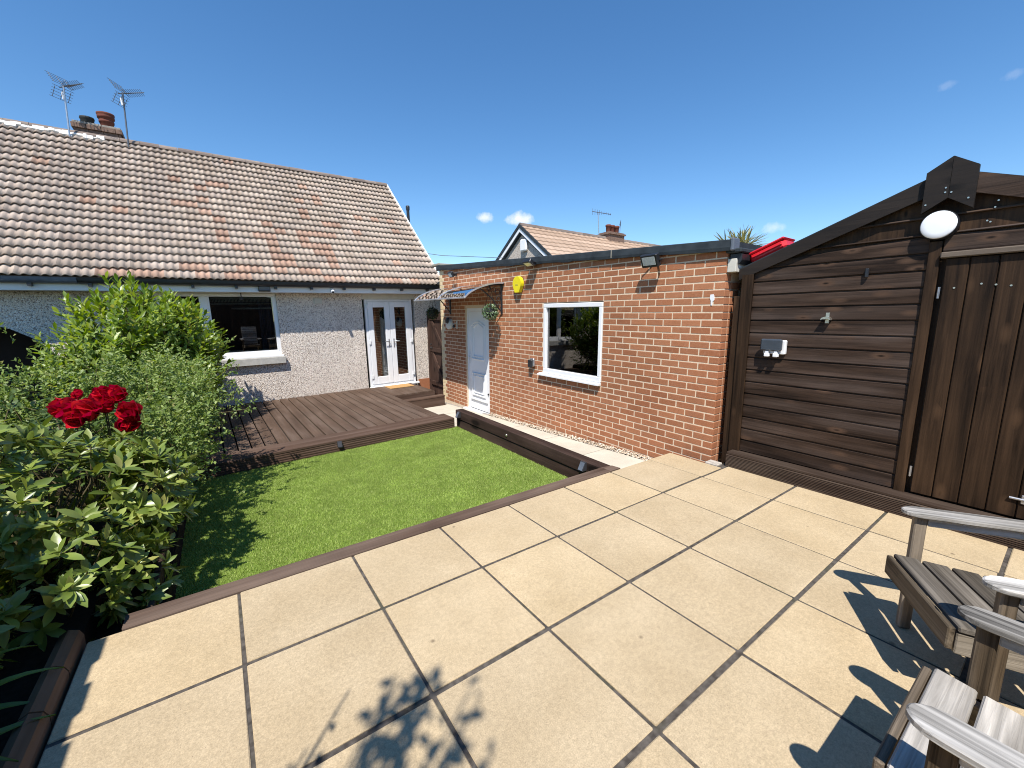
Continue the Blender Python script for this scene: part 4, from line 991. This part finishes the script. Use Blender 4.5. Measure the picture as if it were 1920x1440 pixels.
for k in range(150):
    p = np.array([rng.uniform(-1.5, -.6), rng.uniform(2.45, 3.0), rng.uniform(.35, .85)]); ax = rdir()+np.array([0, -.2, .3]); ax /= np.linalg.norm(ax)
    for i in range(5): T.append((p+ax*.03*i, basis(ax+rdir()*.9, np.array([0, -.3, 1.])+rdir()*.5))); sc.append(rng.uniform(.7, 1.2))
    if k % 4 == 0: stm.append((p, ax))
lv, lf = leaf_geo(.05, .03, 3, .1, .15); foliage(ro, T, sc, lv, lf, M_ROSELEAF, 0); stems_part(ro, (-.98, 2.7, -.1), stm, .005, M_STEM)
# strap leaved plants at the bed corner
def strap_plant(base, label, spec):
    t = Thing('strap_leaf_plant', label, 'plant', base, group='strap leaved plants in the bed corner')
    for (yaw, L, rise, w_) in spec:
        n = 9; V = []; d = np.array([math.cos(yaw), math.sin(yaw)]); s = np.array([-d[1], d[0]])
        for i in range(n+1):
            f = i/n; r_ = L*f; z = base[2]+rise*math.sin(f*math.pi*.72)*1.1-.02*f; wv = w_*.5*(1-f**3)*(.6+.4*math.sin(f*3.1))+.0006
            c = np.array(base[:2])+d*r_
            V += [(*(c-s*wv), z+.006), (*c, z), (*(c+s*wv), z+.006)]
        F = []
        for i in range(n): a = i*3; F += [(a, a+1, a+4, a+3), (a+1, a+2, a+5, a+4)]
        t.part('leaf', np_mesh('leaf', np.array(V)-np.array(base), np.array(F), M_STRAP, smooth=True), None)
strap_plant((-1.05, .28, -.03), 'strap leaved plant arching low over the timber edging', [(.15, .44, .13, .055), (-.2, .42, .10, .055), (.6, .40, .18, .05), (-.6, .36, .24, .03), (1.4, .4, .3, .03), (2.4, .4, .3, .03), (-2.2, .4, .3, .03), (-1.2, .34, .28, .028), (.05, .30, .30, .03)])
strap_plant((-.98, .02, -.03), 'strap leaved plant nearest the camera in the bed corner', [(.2, .40, .10, .055), (-.35, .38, .14, .05), (.9, .36, .26, .03), (2.0, .36, .28, .03), (-1.6, .36, .28, .03), (-.9, .3, .25, .028)])
# shrub out of frame whose branches shade the patio
def leaf_shrub(label, base, tips, mat, L):
    t = Thing('tall_shrub', label, 'shrub', base); b = MB(); T, sc = [], []; base = np.array(base)
    for (x, y, z, nl) in tips:
        p = np.array([x, y, z]); c = base*.5+p*.5+np.array([rng.uniform(-.08, .02), rng.uniform(-.08, .08), .15]); pts_ = [base, base*.7+c*.3, c, c*.45+p*.55, p]; b.tube(pts_, [.012, .010, .008, .006, .004], 6)
        for i in range(nl):
            f = rng.uniform(.0, 1); q = c+(p-c)*f+rdir()*.03; T.append((q, basis(rdir()+np.array([.2, .2, .2]), np.array([-.4, -.4, 1.])+rdir()*.5))); sc.append(rng.uniform(.7, 1.2))
    t.part('stem', b, M_STEM); lv, lf = leaf_geo(L, L*.55, 3, .1, .15); foliage(t, T, sc, lv, lf, mat, 0)
D_ = np.array([.47, .49])
def src(x, y, z): return (x-.47*z, y-.49*z, z)
tp = [(.16, -.55, 2.5, 6), (.08, -.66, 2.45, 8), (.34, -.40, 2.2, 3), (.28, -.46, 2.5, 3), (.05, -.60, 2.3, 6), (.2, -.62, 2.4, 4), (.52, -.44, 2.9, 20), (.50, -.50, 2.8, 14), (.70, -.50, 3.0, 24), (.66, -.56, 2.9, 18), (.60, -.62, 2.7, 20), (.76, -.74, 2.9, 22), (.58, -.86, 2.8, 34), (.45, -.80, 2.7, 30), (.3, -.95, 2.6, 30), (.4, -.68, 2.75, 16), (.68, -.95, 2.8, 26), (.15, -.80, 2.5, 16)]
leaf_shrub('tall leafy shrub in the bed behind the camera shading the patio', (-1.05, -2.0, -.05), [(*src(a, b, c if c < 2.6 else c+.9), d) for a, b, c, d in tp+[(a+random.uniform(-.06, .06), b+random.uniform(-.06, .06), c, int(d*.7)) for a, b, c, d in tp if d > 12]], M_ROSELEAF, .072)

# topiary balls
def ball(c, r, label, hang, mat):
    t = Thing('topiary_ball', label, 'topiary ball', c, GAR, 'artificial topiary balls hung under the canopy')
    T, sc = [], []
    for i in range(420):
        d = rdir(); p = np.array(c)+d*r*rng.uniform(.72, .95); T.append((p, basis(d+rdir()*.7, d+rdir()*.8))); sc.append(rng.uniform(.7, 1.2))
    lv, lf = leaf_geo(.036, .022, 2, .15, .2); V, F = join_leaves(lv, lf, T, sc)
    t.part('foliage', np_mesh('foliage', V-np.array(c), F, mat, smooth=True), None, kind='stuff')
    b = MB()
    for k in range(3): a_ = k*2.09; b.tube([(c[0]+r*.8*math.cos(a_), c[1]+r*.8*math.sin(a_), c[2]+r*.4), (hang[0], hang[1], hang[2])], .0045, 5)
    t.part('chain', b, M_BLACK); t.part('core', MB().lathe([(0.001, -r*.7), (r*.5, -r*.5), (r*.7, 0), (r*.5, r*.5), (0.001, r*.7)], c, n=12), M_DARKPOT)
ball((-.25, 3.93, 1.56), .135, 'pale flecked topiary ball hanging right of the white door', (-.25, 3.93, 2.02), M_TOPI)
ball((-.42, 5.90, 1.54), .12, 'dark topiary ball hanging left of the door by the gate', (-.42, 5.90, 1.98), M_DARKLEAF)

# ------------------------------------------------------------------ gate
gt = Thing('garden_gate', 'brown ledged timber gate between the garage and house', 'gate', (.10, 6.9, -.3), GAR)
y = 6.42
while y < 7.28:
    gt.part('board', MB().cbox(.12, .142, y, y+.108, -.42, 1.585+random.uniform(-.004, .004), .004), M_GATE); y += .112
for z_ in (-.2, .62, 1.38): gt.part('ledge', MB().cbox(.085, .119, 6.44, 7.27, z_, z_+.10, .004), M_GATE)
for (p, q, z0, z1) in ((6.5, 7.2, -.08, .60), (6.5, 7.2, .74, 1.36)):
    gt.part('brace', MB().prism([(p, z0), (p+.12, z0), (q, z1), (q-.12, z1)], 'x', .088, .118), M_GATE)
gt.part('post', MB().cbox(.06, .16, 7.225, 7.31, -.5, 1.60, .005), M_GATE)
gt.part('latch', MB().cbox(.068, .084, 7.08, 7.2, .70, .735, .004).lathe([(.018, .055), (.018, .084)], (0, 7.14, .80), 'x', 10), M_BLACK)

# ------------------------------------------------------------------ solar lights
def slight(c, label, fr, face):
    t = Thing('solar_light', label, 'light', c, fr, 'small solar lights on the timber edges')
    x, y, z = c
    if face == 'y': t.part('body', MB().prism([(y, z-.04), (y, z+.03), (y-.014, z+.03), (y-.045, z-.04)][::-1], 'x', x-.028, x+.028), M_SOLAR); t.part('lens', MB().box(x-.022, x+.022, y-.048, y-.03, z-.055, z-.041), M_BLACK)
    else:
        b = MB(); v = [(x, y-.036, z-.045), (x, y-.036, z+.045), (x-.018, y-.036, z+.045), (x-.06, y-.036, z-.045)]; v += [(p[0], p[1]+.072, p[2]) for p in v]
        b.add(v, [(0, 1, 2, 3), (7, 6, 5, 4), (0, 4, 5, 1), (1, 5, 6, 2), (2, 6, 7, 3), (3, 7, 4, 0)]); t.part('body', b, M_SOLAR)
        w_ = MB(); o = .004; w_.add([(v[2][0]-o, y-.03, z+.040), (v[3][0]-o, y-.03, z-.038), (v[3][0]-o, y+.03, z-.038), (v[2][0]-o, y+.03, z+.040)], [(0, 1, 2, 3)]); t.part('solar_panel', w_, M_GREYPL)
slight((-3.05, -3.655, -.075), 'small solar light on the front edge of the deck', HOU, 'y')
slight((-1.118, .76, -.045), 'small solar light on the sleepers at the patio corner', GAR, 'x')
slight((-1.118, 3.52, -.05), 'small solar light on the sleepers at the deck corner', GAR, 'x')
single('eyelet', MB().lathe([(.012, -.012), (.018, -.01), (.018, 0)], (-1.117, 2.2, -.07), 'x', 10), M_BRASS, 'tiny round metal eyelet on the sleeper face', 'eyelet', (-1.117, 2.2, -.07), GAR)

# ------------------------------------------------------------------ shed
SX = 4.27
sh = Thing('shed', 'dark stained timber shed with gable front and plank door', 'shed', (5.4, -1.27, 0))
SZ0 = .155; slope = .385; YL, YA = .02, -1.27; YR = YA-(YL-YA)
roofz = lambda y: 1.975+slope*(YL-y) if y > YA else 1.975+slope*(y-YR)
dy0, dy1, dzt = -1.325, -2.15, 1.915     # door edges, top
pitch = .1195; k = 0; z = SZ0
fr_ = sh.part('wall', MB().box(SX+.022, SX+.05, YR, YL, .1, 1.95).prism([(YR, 1.95), (YL, 1.95), (YL, 1.965), (YA, roofz(YA)-.03), (YR, 1.965)][::-1], 'x', SX+.022, SX+.05).box(SX+.05, 7.2, YL-.04, YL, .0, 1.95).box(SX+.05, 7.2, YR, YR+.04, 0, 1.95), M_SHED_V)
def clad(y0, y1, z0, z1):
    """rebated board, top edge thinner so each joint reads as a shadow gap"""
    pr = [(SX+.0225, z0), (SX-.001, z0), (SX-.003, z0+.004), (SX+.0, z1-.016), (SX+.008, z1-.010), (SX+.010, z1), (SX+.0225, z1)]
    v = [(p, y0, q) for p, q in pr]+[(p, y1, q) for p, q in pr]; n = len(pr); b = MB()
    def cut(p):
        lim = roofz(p[1])-.005
        return (p[0], p[1], min(p[2], lim))
    b.add([cut(p) for p in v], [tuple(range(n)), tuple(range(n, 2*n))[::-1]]+[(i, n+i, n+(i+1) % n, (i+1) % n) for i in range(n)]); return b
while z < 2.46:
    z1 = z+pitch
    if z < 1.90: ya, yb = -.045, -1.225
    else:
        half = (2.475-z-.02)/slope; ya, yb = min(-.045, YA+half), max(YR+.06, YA-half)
        if z < 1.93: pass
    if z1 > dzt and z < 1.90+.08: sh.part('cladding_board', clad(-.045, -1.225, z, z1-.001), M_SHED_H); 
    else: sh.part('cladding_board', clad(ya, yb, z, z1-.001), M_SHED_H)
    if z1 > dzt and z < 1.98: sh.part('cladding_board', clad(-1.30, YR+.06, max(z, 1.945), z1-.001), M_SHED_H)
    z = z1
# corner panel between garage and shed, trims
sh.part('corner_board', MB().cbox(SX-.035, SX-.012, -.05, .055, .03, 1.90, .004), M_SHED_V)
sh.part('corner_board', MB().cbox(SX-.012, SX+.01, .035, .128, -.03, 1.70, .004), M_SHED_V)
sh.part('door_post', MB().cbox(SX-.022, SX-.001, -1.292, -1.228, SZ0-.01, 2.02, .004), M_SHED_V)
sh.part('barge_board', MB().prism([(.085, roofz(.085)-.10), (.085, roofz(.085)+.0), (YA, roofz(YA)+.02), (YA, roofz(YA)-.108)], 'x', SX-.034, SX-.008), M_SHED_BARGE)
sh.part('barge_board', MB().prism([(YA-.002, roofz(YA)+.02), (YR-.06, roofz(YR-.06)+.01), (YR-.06, roofz(YR-.06)-.10), (YA-.002, roofz(YA)-.108)], 'x', SX-.034, SX-.008), M_SHED_H)
# gable finial: two short boards meeting in a chevron
sh.part('finial_board', MB().prism([(-1.168, 2.215), (-1.168, 2.485), (-1.291, 2.565), (-1.291, 2.297)][::-1], 'x', SX-.068, SX-.0345), M_SHED_BARGE)
sh.part('finial_board', MB().prism([(-1.293, 2.297), (-1.293, 2.565), (-1.418, 2.478), (-1.418, 2.208)][::-1], 'x', SX-.068, SX-.0345), M_SHED_BARGE)
for (y_, z_) in ((-1.185, 2.27), (-1.275, 2.335), (-1.275, 2.365), (-1.305, 2.33), (-1.39, 2.275)): sh.part('screw', MB().lathe([(.0055, -.003), (.0055, .001)], (SX-.068, y_, z_), 'x', 8), M_BRASS)
rfm = MB(); E0 = (YL+.10, roofz(YL+.10)-.01); A0 = (YA, roofz(YA)+.0); E1 = (YR-.10, roofz(YR-.10)-.01)
rfm.prism([E0, (E0[0], E0[1]+.022), (A0[0], A0[1]+.024), (E1[0], E1[1]+.022), E1, (A0[0], A0[1])][::-1], 'x', SX-.03, 7.3); sh.part('roof', rfm, M_FELT)
# door
dd = sh.part('door', MB().box(SX+.0, SX+.0215, dy1, dy0+.005, SZ0+.02, dzt+.01), M_WALLIN)
y = dy0
for k in range(6):
    w_ = .132 if k else .118
    sh.part('door_board', MB().cbox(SX-.022, SX-.001, y-w_+.004, y, SZ0+.012, dzt-.022, .005), M_SHED_V, dd); y -= w_
sh.part('drip_bar', MB().cbox(SX-.05, SX-.002, -2.15, -1.295, dzt-.018, dzt+.022, .006), wood('drip_bar', (.14, .11, .085), 'y', knots=False))
for z_ in (1.66, .33): sh.part('hinge', MB().cbox(SX-.026, SX-.0225, -1.318, -1.304, z_-.04, z_+.04, .002).tube([(SX-.028, -1.3105, z_-.04), (SX-.028, -1.3105, z_+.04)], .005, 8), M_STEEL, dd)
sh.part('bolt', MB().tube([(SX-.03, -1.80, .30), (SX-.03, -1.93, .30)], .009, 8).cbox(SX-.03, SX-.0225, -1.92, -1.85, .27, .33, .003), M_STEEL, dd)
for (y_, z_) in ((-1.385, 1.69), (-1.51, 1.71), (-1.575, 1.70), (-1.64, 1.69)): sh.part('screw', MB().lathe([(.006, -.003), (.006, .001)], (SX-.022, y_, z_), 'x', 8), M_BRASS, dd)
for (y_, z_) in ((-1.52, 2.24), (-1.51, 2.20), (-1.50, 2.11), (-1.485, 2.12)): sh.part('screw', MB().lathe([(.005, -.004), (.005, .001)], (SX-.003, y_, z_), 'x', 8), M_BRASS)
# plinth step of grooved deck boards
stp = Thing('shed_step', 'ribbed brown deck board step along the foot of the shed', 'step', (4.2, -1.2, 0))
n = 8; hgt = .128; pr = [(4.22, .0), (4.125, .0), (4.125, .012)]
for i in range(n):
    z0 = .014+i*(hgt-.02)/n; pr += [(4.136, z0+.0005), (4.136, z0+.0035), (4.125, z0+.005), (4.125, z0+.0115)]
pr += [(4.127, hgt-.004), (4.131, hgt), (4.22, hgt)]
v = [(p, .015, q) for p, q in pr]+[(p, -3.6, q) for p, q in pr]; k = len(pr)
b = MB().add(v, [tuple(range(k))[::-1], tuple(range(k, 2*k))]+[(i, (i+1) % k, k+(i+1) % k, k+i) for i in range(k)]); stp.part('front_board', b, M_STEP)
stp.part('tread_board', MB().cbox(4.125, 4.265, -3.6, .012, hgt+.001, hgt+.024, .004), M_STEP)
stp.part('core', MB().box(4.2205, 4.30, -3.6, .005, .0, hgt-.002), M_WALLIN)
# things on the shed
t = Thing('bulkhead_lamp', 'round white bulkhead lamp on the shed gable', 'lamp', (SX-.03, -1.265, 2.125))
t.part('base', MB().lathe([(.094, -.06), (.099, -.05), (.099, -.002)], (SX, -1.265, 2.125), 'x', 32), M_BLACK); t.part('diffuser', MB().lathe([(.0, -.071), (.06, -.070), (.086, -.068), (.092, -.064), (.092, -.058)], (SX, -1.265, 2.125), 'x', 32), M_OPAL)
t = Thing('double_socket', 'grey covered double socket with white switches on shed boards', 'socket', (SX-.03, -.285, 1.22))
t.part('back_box', MB().cbox(SX-.045, SX-.004, -.385, -.20, 1.155, 1.285, .008), M_WHITE); t.part('cover', MB().cbox(SX-.085, SX-.046, -.365, -.185, 1.185, 1.295, .012), plain('smoked_cover', (.05, .06, .075), .25, .5))
for y_ in (-.245, -.32): t.part('plug', MB().cbox(SX-.085, SX-.046, y_-.022, y_+.022, 1.13, 1.165, .006).cbox(SX-.078, SX-.05, y_-.015, y_+.015, 1.165, 1.184, .003), M_WHITE)
t = Thing('bottle_opener', 'small metal bottle opener screwed to the shed boards', 'bottle opener', (SX-.02, -.665, 1.48))
t.part('hood', MB().prism([(-.70, 1.468), (-.695, 1.485), (-.675, 1.495), (-.655, 1.495), (-.635, 1.485), (-.63, 1.468), (-.645, 1.475), (-.685, 1.475)][::-1], 'x', SX-.055, SX-.003), M_BRASS); t.part('plate', MB().cbox(SX-.008, SX-.0025, -.68, -.65, 1.44, 1.53, .002), M_BRASS)
single('dark_slot', MB().cbox(SX-.03, SX-.003, -.905, -.882, 1.80, 1.87, .005), M_BLACK, 'small black block for a dark slot in upper shed boards above the bottle opener', 'slot', (SX, -.89, 1.83))  # raised black block; its colour stands in for the dark hollow of a slot
# red plastic on the shed roof
t = Thing('red_plastic_lid', 'bright red plastic lid lying on the shed roof edge', 'lid', (4.45, -.1, 2.05))
an = -math.atan(slope); cs, sn = math.cos(an), math.sin(an); O = (4.33, .03, roofz(.03)+.03)
def tr(mb): mb.v = [(p[0]+O[0], O[1]-(p[1]*cs+p[2]*sn), O[2]+(-p[1]*sn+p[2]*cs)) for p in mb.v]; mb.f = [f[::-1] for f in mb.f]; return mb
t.part('tray', tr(MB().cbox(0, .24, 0, .33, 0, .105, .03)), M_RED)
t.part('rim', tr(MB().cbox(-.014, .01, .035, .30, .045, .062, .006)), M_RED)
t.part('rim', tr(MB().cbox(-.006, .246, -.006, .336, .088, .112, .010)), M_RED)

# ------------------------------------------------------------------ chairs
def make_chair(label, MS, MR, MAr, ML):
    t = Thing('garden_chair', label, 'chair', (0, 0, 0), group='weathered wooden garden chairs')
    sl = lambda y: .385+(y-.04)*.10
    y = .045
    for k in range(5):
        w_ = .093; za, zb = sl(y), sl(y-w_); b = MB()
        b.cbox(-.255, .255, y-w_, y, 0, .024, .005); b.v = [(p[0], p[1], p[2]+sl(p[1])-.024) for p in b.v]
        t.part('seat_slat', b, MS); y -= w_+.012
    t.part('front_rail', MB().cbox(-.25, .25, .05, .072, .285, .375, .004), MR)
    for s in (-1, 1):
        b = MB().cbox(s*.235-.014, s*.235+.014, -.50, .045, 0, .085, .004); b.v = [(p[0], p[1], p[2]+sl(p[1])-.026-.088) for p in b.v]; t.part('side_rail', b, M_CH_Y)
        xo = s*.285
        t.part('leg', MB().cbox(xo-.017, xo+.017, -.066, -.02, 0, .578, .005), ML)
        t.part('leg', MB().cbox(s*.252-.016, s*.252+.016, -.50, -.44, 0, .36, .004), ML)
        # arm: flat board with rounded front
        a = [(xo+s*.004-.05, -.56), (xo+s*.004+.05, -.56)]+[(xo+s*.004+.05*math.cos(tt), -.045+.07*math.sin(tt)) for tt in np.linspace(0, math.pi, 13)]
        b = MB(); n = len(a); cx = sum(p[0] for p in a)/n; e = .004
        rings = [[(p[0]+(e if p[0] < cx else -e), p[1]-(e if p[1] > 0 else 0), .580) for p in a], [(p[0], p[1], .584) for p in a], [(p[0], p[1], .597) for p in a], [(p[0]+(e if p[0] < cx else -e), p[1]-(e if p[1] > 0 else 0), .601) for p in a]]
        vs = [q for r_ in rings for q in r_]; fs = [tuple(range(n))[::-1], tuple(range(3*n, 4*n))]
        for r_ in range(3):
            for i in range(n): j = (i+1) % n; fs.append((r_*n+i, r_*n+j, (r_+1)*n+j, (r_+1)*n+i))
        t.part('armrest', b.add(vs, fs), MAr)
        t.part('arm_rail', MB().cbox(xo-.016, xo+.016, -.54, -.0675, .535, .579, .004), MAr)
        b = MB().cbox(s*.235-.018, s*.235+.018, -.035, .0, 0, .78, .004); b.v = [(p[0], p[1]-.42-p[2]*.22, p[2]+.26) for p in b.v]; t.part('back_post', b, M_CH_Z)
    for k in range(7):
        b = MB().cbox(-.25, .25, 0, .018, 0, .082, .004); z0 = .14+k*.095; b.v = [(p[0], p[1]-.419-(p[2]+z0)*.22, p[2]+z0+.26) for p in b.v]; t.part('back_slat', b, MS)
    return t.o
MA_, MB_ = chairwood('silver_teak', 'y', (.32, .30, .27), (.50, .48, .45)), chairwood('brown_teak_leg', 'z', (.11, .078, .048), (.21, .175, .135))
ch = make_chair('weathered grey wooden garden chair nearest the camera', chairwood('grey_teak_slat', 'x', (.25, .225, .195), (.40, .375, .34)), chairwood('brown_teak_rail', 'x', (.15, .115, .08), (.24, .20, .16)), MA_, MB_)
ch.location = (1.56, -1.862, 0); ch.rotation_euler = (0, 0, R(-.8))
c2 = make_chair('weathered wooden garden chair turned sideways nearer the shed door', chairwood('dark_teak_slat', 'x', (.105, .09, .072), (.16, .142, .12)), chairwood('dark_teak_rail', 'x', (.13, .10, .068), (.18, .15, .11)), MA_, MB_)
c2.location = (2.365, -1.737, 0); c2.rotation_euler = (0, 0, R(32))

# ------------------------------------------------------------------ behind: neighbour bungalow, spiky tree, cable, fences
nb = Thing('bungalow', 'distant bungalow with white gable boards behind the garage roof', 'bungalow', (13, 12.5, -.5))
GX, GY, GZ = 10.75, 12.4, 5.36; gs = .735; gs2 = .70
nb.part('wall', MB().prism([(GY-4.3, -.6), (GY+4.3, -.6), (GY+4.3, GZ-.25-4.3*gs2), (GY, GZ-.25), (GY-4.3, GZ-.25-4.3*gs)][::-1], 'x', GX+.12, 25), M_DASH_FAR)
nroof = nb.part('roof', MB().prism([(GY, GZ-.06), (GY-4.6, GZ-.06-4.6*gs), (GY-4.6, GZ-.2-4.6*gs), (GY, GZ-.2), (GY+4.6, GZ-.2-4.6*gs2), (GY+4.6, GZ-.06-4.6*gs2)], 'x', GX, 25.4), M_RIDGE)
M_NT = tilemat('salmon_roof_tile', (.42, .285, .195), (.49, .355, .26), (.33, .23, .17))
for k in range(17):
    d0 = 4.65-k*.27; d1 = d0-.30; nx = np.arange(GX-.02, 25.4, .165)
    vs = []
    for i, xx in enumerate(nx): 
        q = .02*(i % 2); vs += [(xx, GY-d0, GZ-d0*gs+.035+q), (xx, GY-max(d1, .02), GZ-max(d1, .02)*gs-.01+q), (xx, GY-d0+.004, GZ-d0*gs-.02)]
    fs = []
    for i in range(len(nx)-1): a = i*3; fs += [(a, a+3, a+4, a+1), (a+2, a+5, a+3, a)]
    b = MB().add(vs, fs, 0, False); nb.part('tile_course', b, M_NT, nroof)
x = GX-.02
while x < 25: nb.part('ridge_tile', MB().prism([(GY-.13, GZ-.07), (GY-.10, GZ+.03), (GY, GZ+.07), (GY+.10, GZ+.03), (GY+.13, GZ-.07)], 'x', x, x+.44), M_RIDGE, nroof); x += .45
for s, g_ in ((-1, gs), (1, gs2)):
    L = 4.65; q = [(GY, GZ+.01), (GY+s*L, GZ+.01-L*g_), (GY+s*L, GZ-.13-L*g_), (GY, GZ-.13)]; w2 = [(GY, GZ-.132), (GY+s*L, GZ-.132-L*g_), (GY+s*L, GZ-.30-L*g_), (GY, GZ-.30)]
    nb.part('verge_cap', MB().prism(q if s < 0 else q[::-1], 'x', GX-.07, GX+.0), M_FELT); nb.part('bargeboard', MB().prism(w2 if s < 0 else w2[::-1], 'x', GX-.04, GX-.002), M_WHITE)
nb.part('soffit', MB().prism([(GY, GZ-.31), (GY-4.3, GZ-.31-4.3*gs), (GY-4.3, GZ-.36-4.3*gs), (GY, GZ-.36), (GY+4.3, GZ-.36-4.3*gs2), (GY+4.3, GZ-.31-4.3*gs2)], 'x', GX+.001, GX+.118), M_FELT)
nch = nb.part('chimney', MB().box(15.9, 17.0, 12.1, 12.75, 4.6, 5.62).box(15.84, 17.06, 12.04, 12.81, 5.50, 5.57), M_CHIM, nroof)
for xx in (16.15, 16.42, 16.75): nb.part('chimney_pot', MB().lathe([(.11, 5.62), (.12, 5.88), (.145, 5.9), (.145, 5.98), (.1, 6.0)], (xx, 12.4, 0), n=12), M_TERR, nroof)
t = Thing('alarm_box', 'white alarm box on the distant bungalow gable', 'alarm', (GX+.1, 12.15, 4.55)); t.part('cover', MB().cbox(GX-.02, GX+.118, 12.0, 12.42, 4.25, 4.75, .05), M_WHITE)
def yagi(c, label, L, yaw, mast):
    t = Thing('tv_aerial', label, 'aerial', mast); C0 = Vector(c); D = Vector((math.cos(yaw), math.sin(yaw), .03)); S = Vector((0, 0, 1))
    t.part('boom', MB().tube([C0-D*L*.3, C0+D*L*.7], .018, 5), M_GREYPL); b = MB()
    for k in range(9): q = C0+D*L*(-.28+k*.12); h = .26-.022*k; b.tube([q-S*h*.55, q+S*h*.55], .012, 4)
    t.part('dipole', b, M_GREYPL); t.part('mast', MB().tube([C0, Vector(mast)], .02, 6), M_STEEL)
yagi((15.5, 12.5, 6.50), 'far television aerial on thin mast above the bungalow ridge', 1.3, 0.0, (15.62, 12.5, 5.3))
yagi((17.15, 12.5, 6.20), 'short dark aerial pole right of the bungalow chimney', .5, .8, (17.1, 12.5, 5.4))
single('overhead_cable', MB().tube([(-6, 30, 7.6), (8, 14.2, 4.10), (10.9, 13.6, 4.15)], .012, 5), M_GREYPL, 'thin overhead cable crossing the sky beside the house verge', 'cable', (8, 14.2, 4.1))
# cordyline behind the garage
cp = Thing('cordyline', 'spiky yellow green cordyline crown behind the garage roof', 'palm', (7.62, 1.78, -.5))
cp.part('trunk', MB().tube([(7.62, 1.78, -.5), (7.6, 1.8, 1.2), (7.62, 1.78, 2.75)], [.11, .09, .08], 10), M_STEM)
T, sc = [], []
for i in range(330):
    d = rdir(); d[2] = d[2]*.8+.25; d /= np.linalg.norm(d); T.append((np.array([7.62, 1.78, 2.66])+d*.05+np.array([rng.uniform(-.16, .16), rng.uniform(-.16, .16), 0]), basis(d, np.array([0, 0, 1.])+rdir()*.3))); sc.append(rng.uniform(.75, 1.15))
lv, lf = leaf_geo(.36, .026, 3, .1, .22, base=.2); V, F = join_leaves(lv, lf, T, sc); cp.part('crown', np_mesh('crown', V-np.array(cp.b), F, M_SPIKY, smooth=True), None)
# fences enclosing the garden behind the camera (seen in the window reflections)
def fence(p0, p1, h, label):
    p0, p1 = Vector(p0), Vector(p1); L = (p1-p0).length; d = (p1-p0)/L; t = Thing('fence', label, 'fence', p0); n = int(L/.15)
    nrm = Vector((-d.y, d.x, 0))
    me = MB().cbox(-.084, .084, -.009, .009, 0, h, .004).mesh('fence_board', M_FENCE)
    for k in range(n):
        q = p0+d*((k+.5)*L/n); t.piece('fence_board', me, q+nrm*(.02*(k % 2)), (0, 0, math.atan2(d.y, d.x)))
    for z_ in (.3, h-.3):
        b = MB(); a = p0+nrm*.012; c = p1+nrm*.012; b.add([a+Vector((0, 0, z_)), c+Vector((0, 0, z_)), c+nrm*.04+Vector((0, 0, z_)), a+nrm*.04+Vector((0, 0, z_)), a+Vector((0, 0, z_+.08)), c+Vector((0, 0, z_+.08)), c+nrm*.04+Vector((0, 0, z_+.08)), a+nrm*.04+Vector((0, 0, z_+.08))], [(0, 3, 2, 1), (4, 5, 6, 7), (0, 1, 5, 4), (1, 2, 6, 5), (2, 3, 7, 6), (3, 0, 4, 7)]); t.part('rail', b, M_FENCE)
fence((-3.1, -4.25, -.05), (4.4, -4.25, -.05), 2.35, 'tall dark board fence behind the patio chairs')
fence((-3.0, -4.2, -.05), (-3.0, 7.2, -.05), 1.45, 'low dark board fence behind the left planting bed')
fence((-1.285, -4.0, -.05), (-1.285, .55, -.05), 1.65, 'short run of dark board fence close along the bed edge')
bag = Thing('plastic_bag', 'crumpled blue plastic bag standing inside the garage window', 'bag', (.42, 1.82, .45), GAR)
bb = MB(); n = 22; prof = [(.03, .40), (.16, .44), (.19, .60), (.17, .78), (.10, .92), (.04, 1.0), (.07, 1.06)]
bb.lathe(prof, (.42, 1.82, 0), n=n)
for i, p in enumerate(bb.v): bb.v[i] = (p[0]+.025*math.sin(i*2.7), p[1]+.025*math.sin(i*1.9+1), p[2]+.03*math.sin(i*3.3))
bag.part('bag', bb, M_BLUEBAG); bag.part('shelf', MB().box(.13, 1.2, 1.1, 3.5, .37, .395), M_WALLIN)
